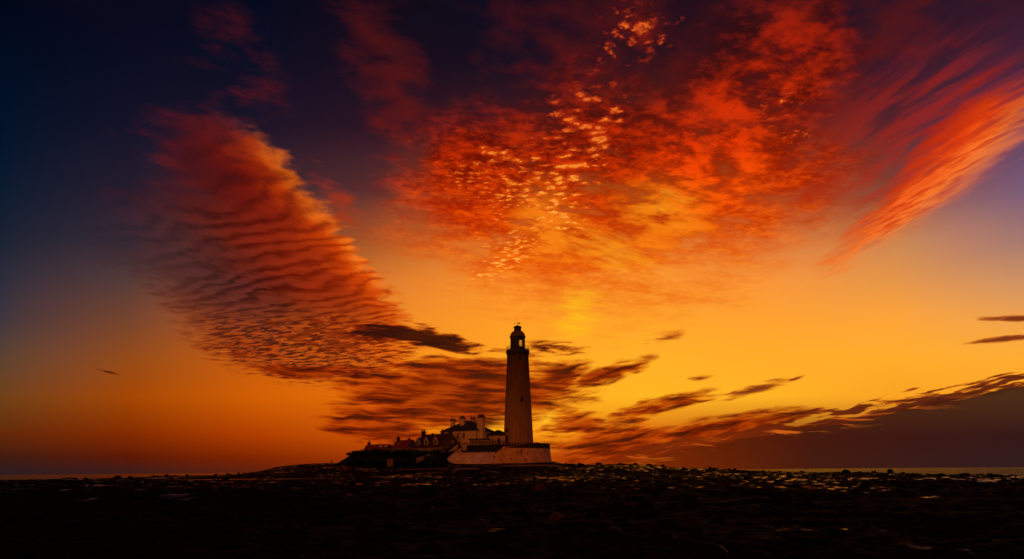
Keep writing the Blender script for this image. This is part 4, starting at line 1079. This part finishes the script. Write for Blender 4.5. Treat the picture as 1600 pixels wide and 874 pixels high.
# ================================================================== driftwood, kelp, boat, gulls
def on_ground(px, py):
    """walk the line of sight out until it meets the shore"""
    u, v_ = uv(px, py); Y_ = 8.0
    while Y_ < 260:
        if EYE+v_*Y_ < ground(u*Y_, Y_)+0.05: break
        Y_ += 0.15
    return Vector((u*Y_, Y_, ground(u*Y_, Y_)+0.12))
def stick(a, b_, r, label):
    p, q = on_ground(*a), on_ground(*b_)
    o = thing('driftwood', label, 'driftwood', p); d = q-p; k = d*0.55+Vector((0.02,0,0.07))
    m = MB(); m.bar((0,0,0), k, r, 6, r*0.85); m.bar(k, d, r*0.85, 6, r*0.4); m.build('trunk', 'drift', o)
    MB().bar(k, k+Vector((0.07,0.03,0.05)), r*0.5, 5, r*0.2).build('branch_stub', 'drift', o)
stick((954,829), (974,839), 0.035, 'thin pale driftwood stick slanting down the dark foreground')
stick((1402,858), (1428,861), 0.035, 'brownish driftwood stick lying level at the lower right')
pts = [on_ground(x, y) for x, y in ((1055,847),(1070,850),(1085,852),(1100,854),(1114,857),(1125,860),(1132,865),(1138,869))]
m = MB(); P0 = pts[0]
for p, q in zip(pts[:-1], pts[1:]): m.bar(p-P0, q-P0, 0.022, 5)
kp = thing('kelp_stalk', 'long curved kelp stalk lying across the black foreground rocks', 'seaweed', P0)
m.build('stalk', 'kelp', kp); MB().lathe([(0.02,-0.05),(0.07,0.0),(0.05,0.08),(0.01,0.1)], 8).build('holdfast', 'kelp', kp)

bx, by_ = uv(1260, 731)[0]*4200, 4200
bt = thing('fishing_boat', 'tiny dark boat far out on the right horizon', 'boat', (bx, by_, 0))
m = MB(); hl = [(-10,0),(-9.4,2.4),(6,2.4),(10.5,0)]
vs = [(-9.5,-1.5,-0.5),(8,-1.3,-0.5),(8,1.3,-0.5),(-9.5,1.5,-0.5),(-10,-2.4,2.6),(7,-2.4,2.6),(10.8,0,3.6),(7,2.4,2.6),(-10,2.4,2.6)]
m.poly(vs, [(0,3,2,1),(0,1,5,4),(1,6,5),(1,2,6),(2,7,6),(2,3,8,7),(3,0,4,8),(4,5,6,7,8)]); m.build('hull', 'hull', bt)
MB().box((-4.5,0,4.4), (5.5,3.6,3.6), 0, 0.88).build('wheelhouse', 'cabin', bt)
MB().bar((-1,0,2.6), (-1,0,10), 0.22, 6, 0.1).build('mast', 'hull', bt)
def gull(px, py, Y_, s, tilt, label):
    p = at(px, py, Y_); o = thing('flying_gull', label, 'bird', p, rng.uniform(-0.4,0.4))
    MB().lathe([(0.01,-0.30),(0.07,-0.2),(0.085,0.0),(0.05,0.17),(0.045,0.24),(0.008,0.32)], 8).build('body', 'feather', o).rotation_euler = (0, math.pi/2, 0)
    for t in (-1, 1):
        w = MB(); w.poly([(-0.1,0,0),(0.12,0,0),(0.1,t*0.38,0.16),(-0.02,t*0.36,0.15),(-0.10,t*0.82,0.06),(-0.1,0,0.02),(0.12,0,0.025),(0.1,t*0.38,0.18),(-0.02,t*0.36,0.17),(-0.10,t*0.82,0.07)],
                         [(0,1,2,3),(3,2,4),(8,7,6,5),(9,7,8),(0,5,6,1),(1,6,7,2),(2,7,9,4),(4,9,8,3),(3,8,5,0)]); w.build('wing', 'feather', o)
    o.scale = (s, s, s); o.rotation_euler[0] = tilt
gull(140.5, 724, 190, 0.9, 0.3, 'left small gull of the three flying low over the sea')
gull(173, 728.5, 210, 0.75, -0.3, 'lowest small gull of the three over the left sea')
gull(197, 715, 200, 0.9, 0.2, 'highest small gull of the three over the left sea')
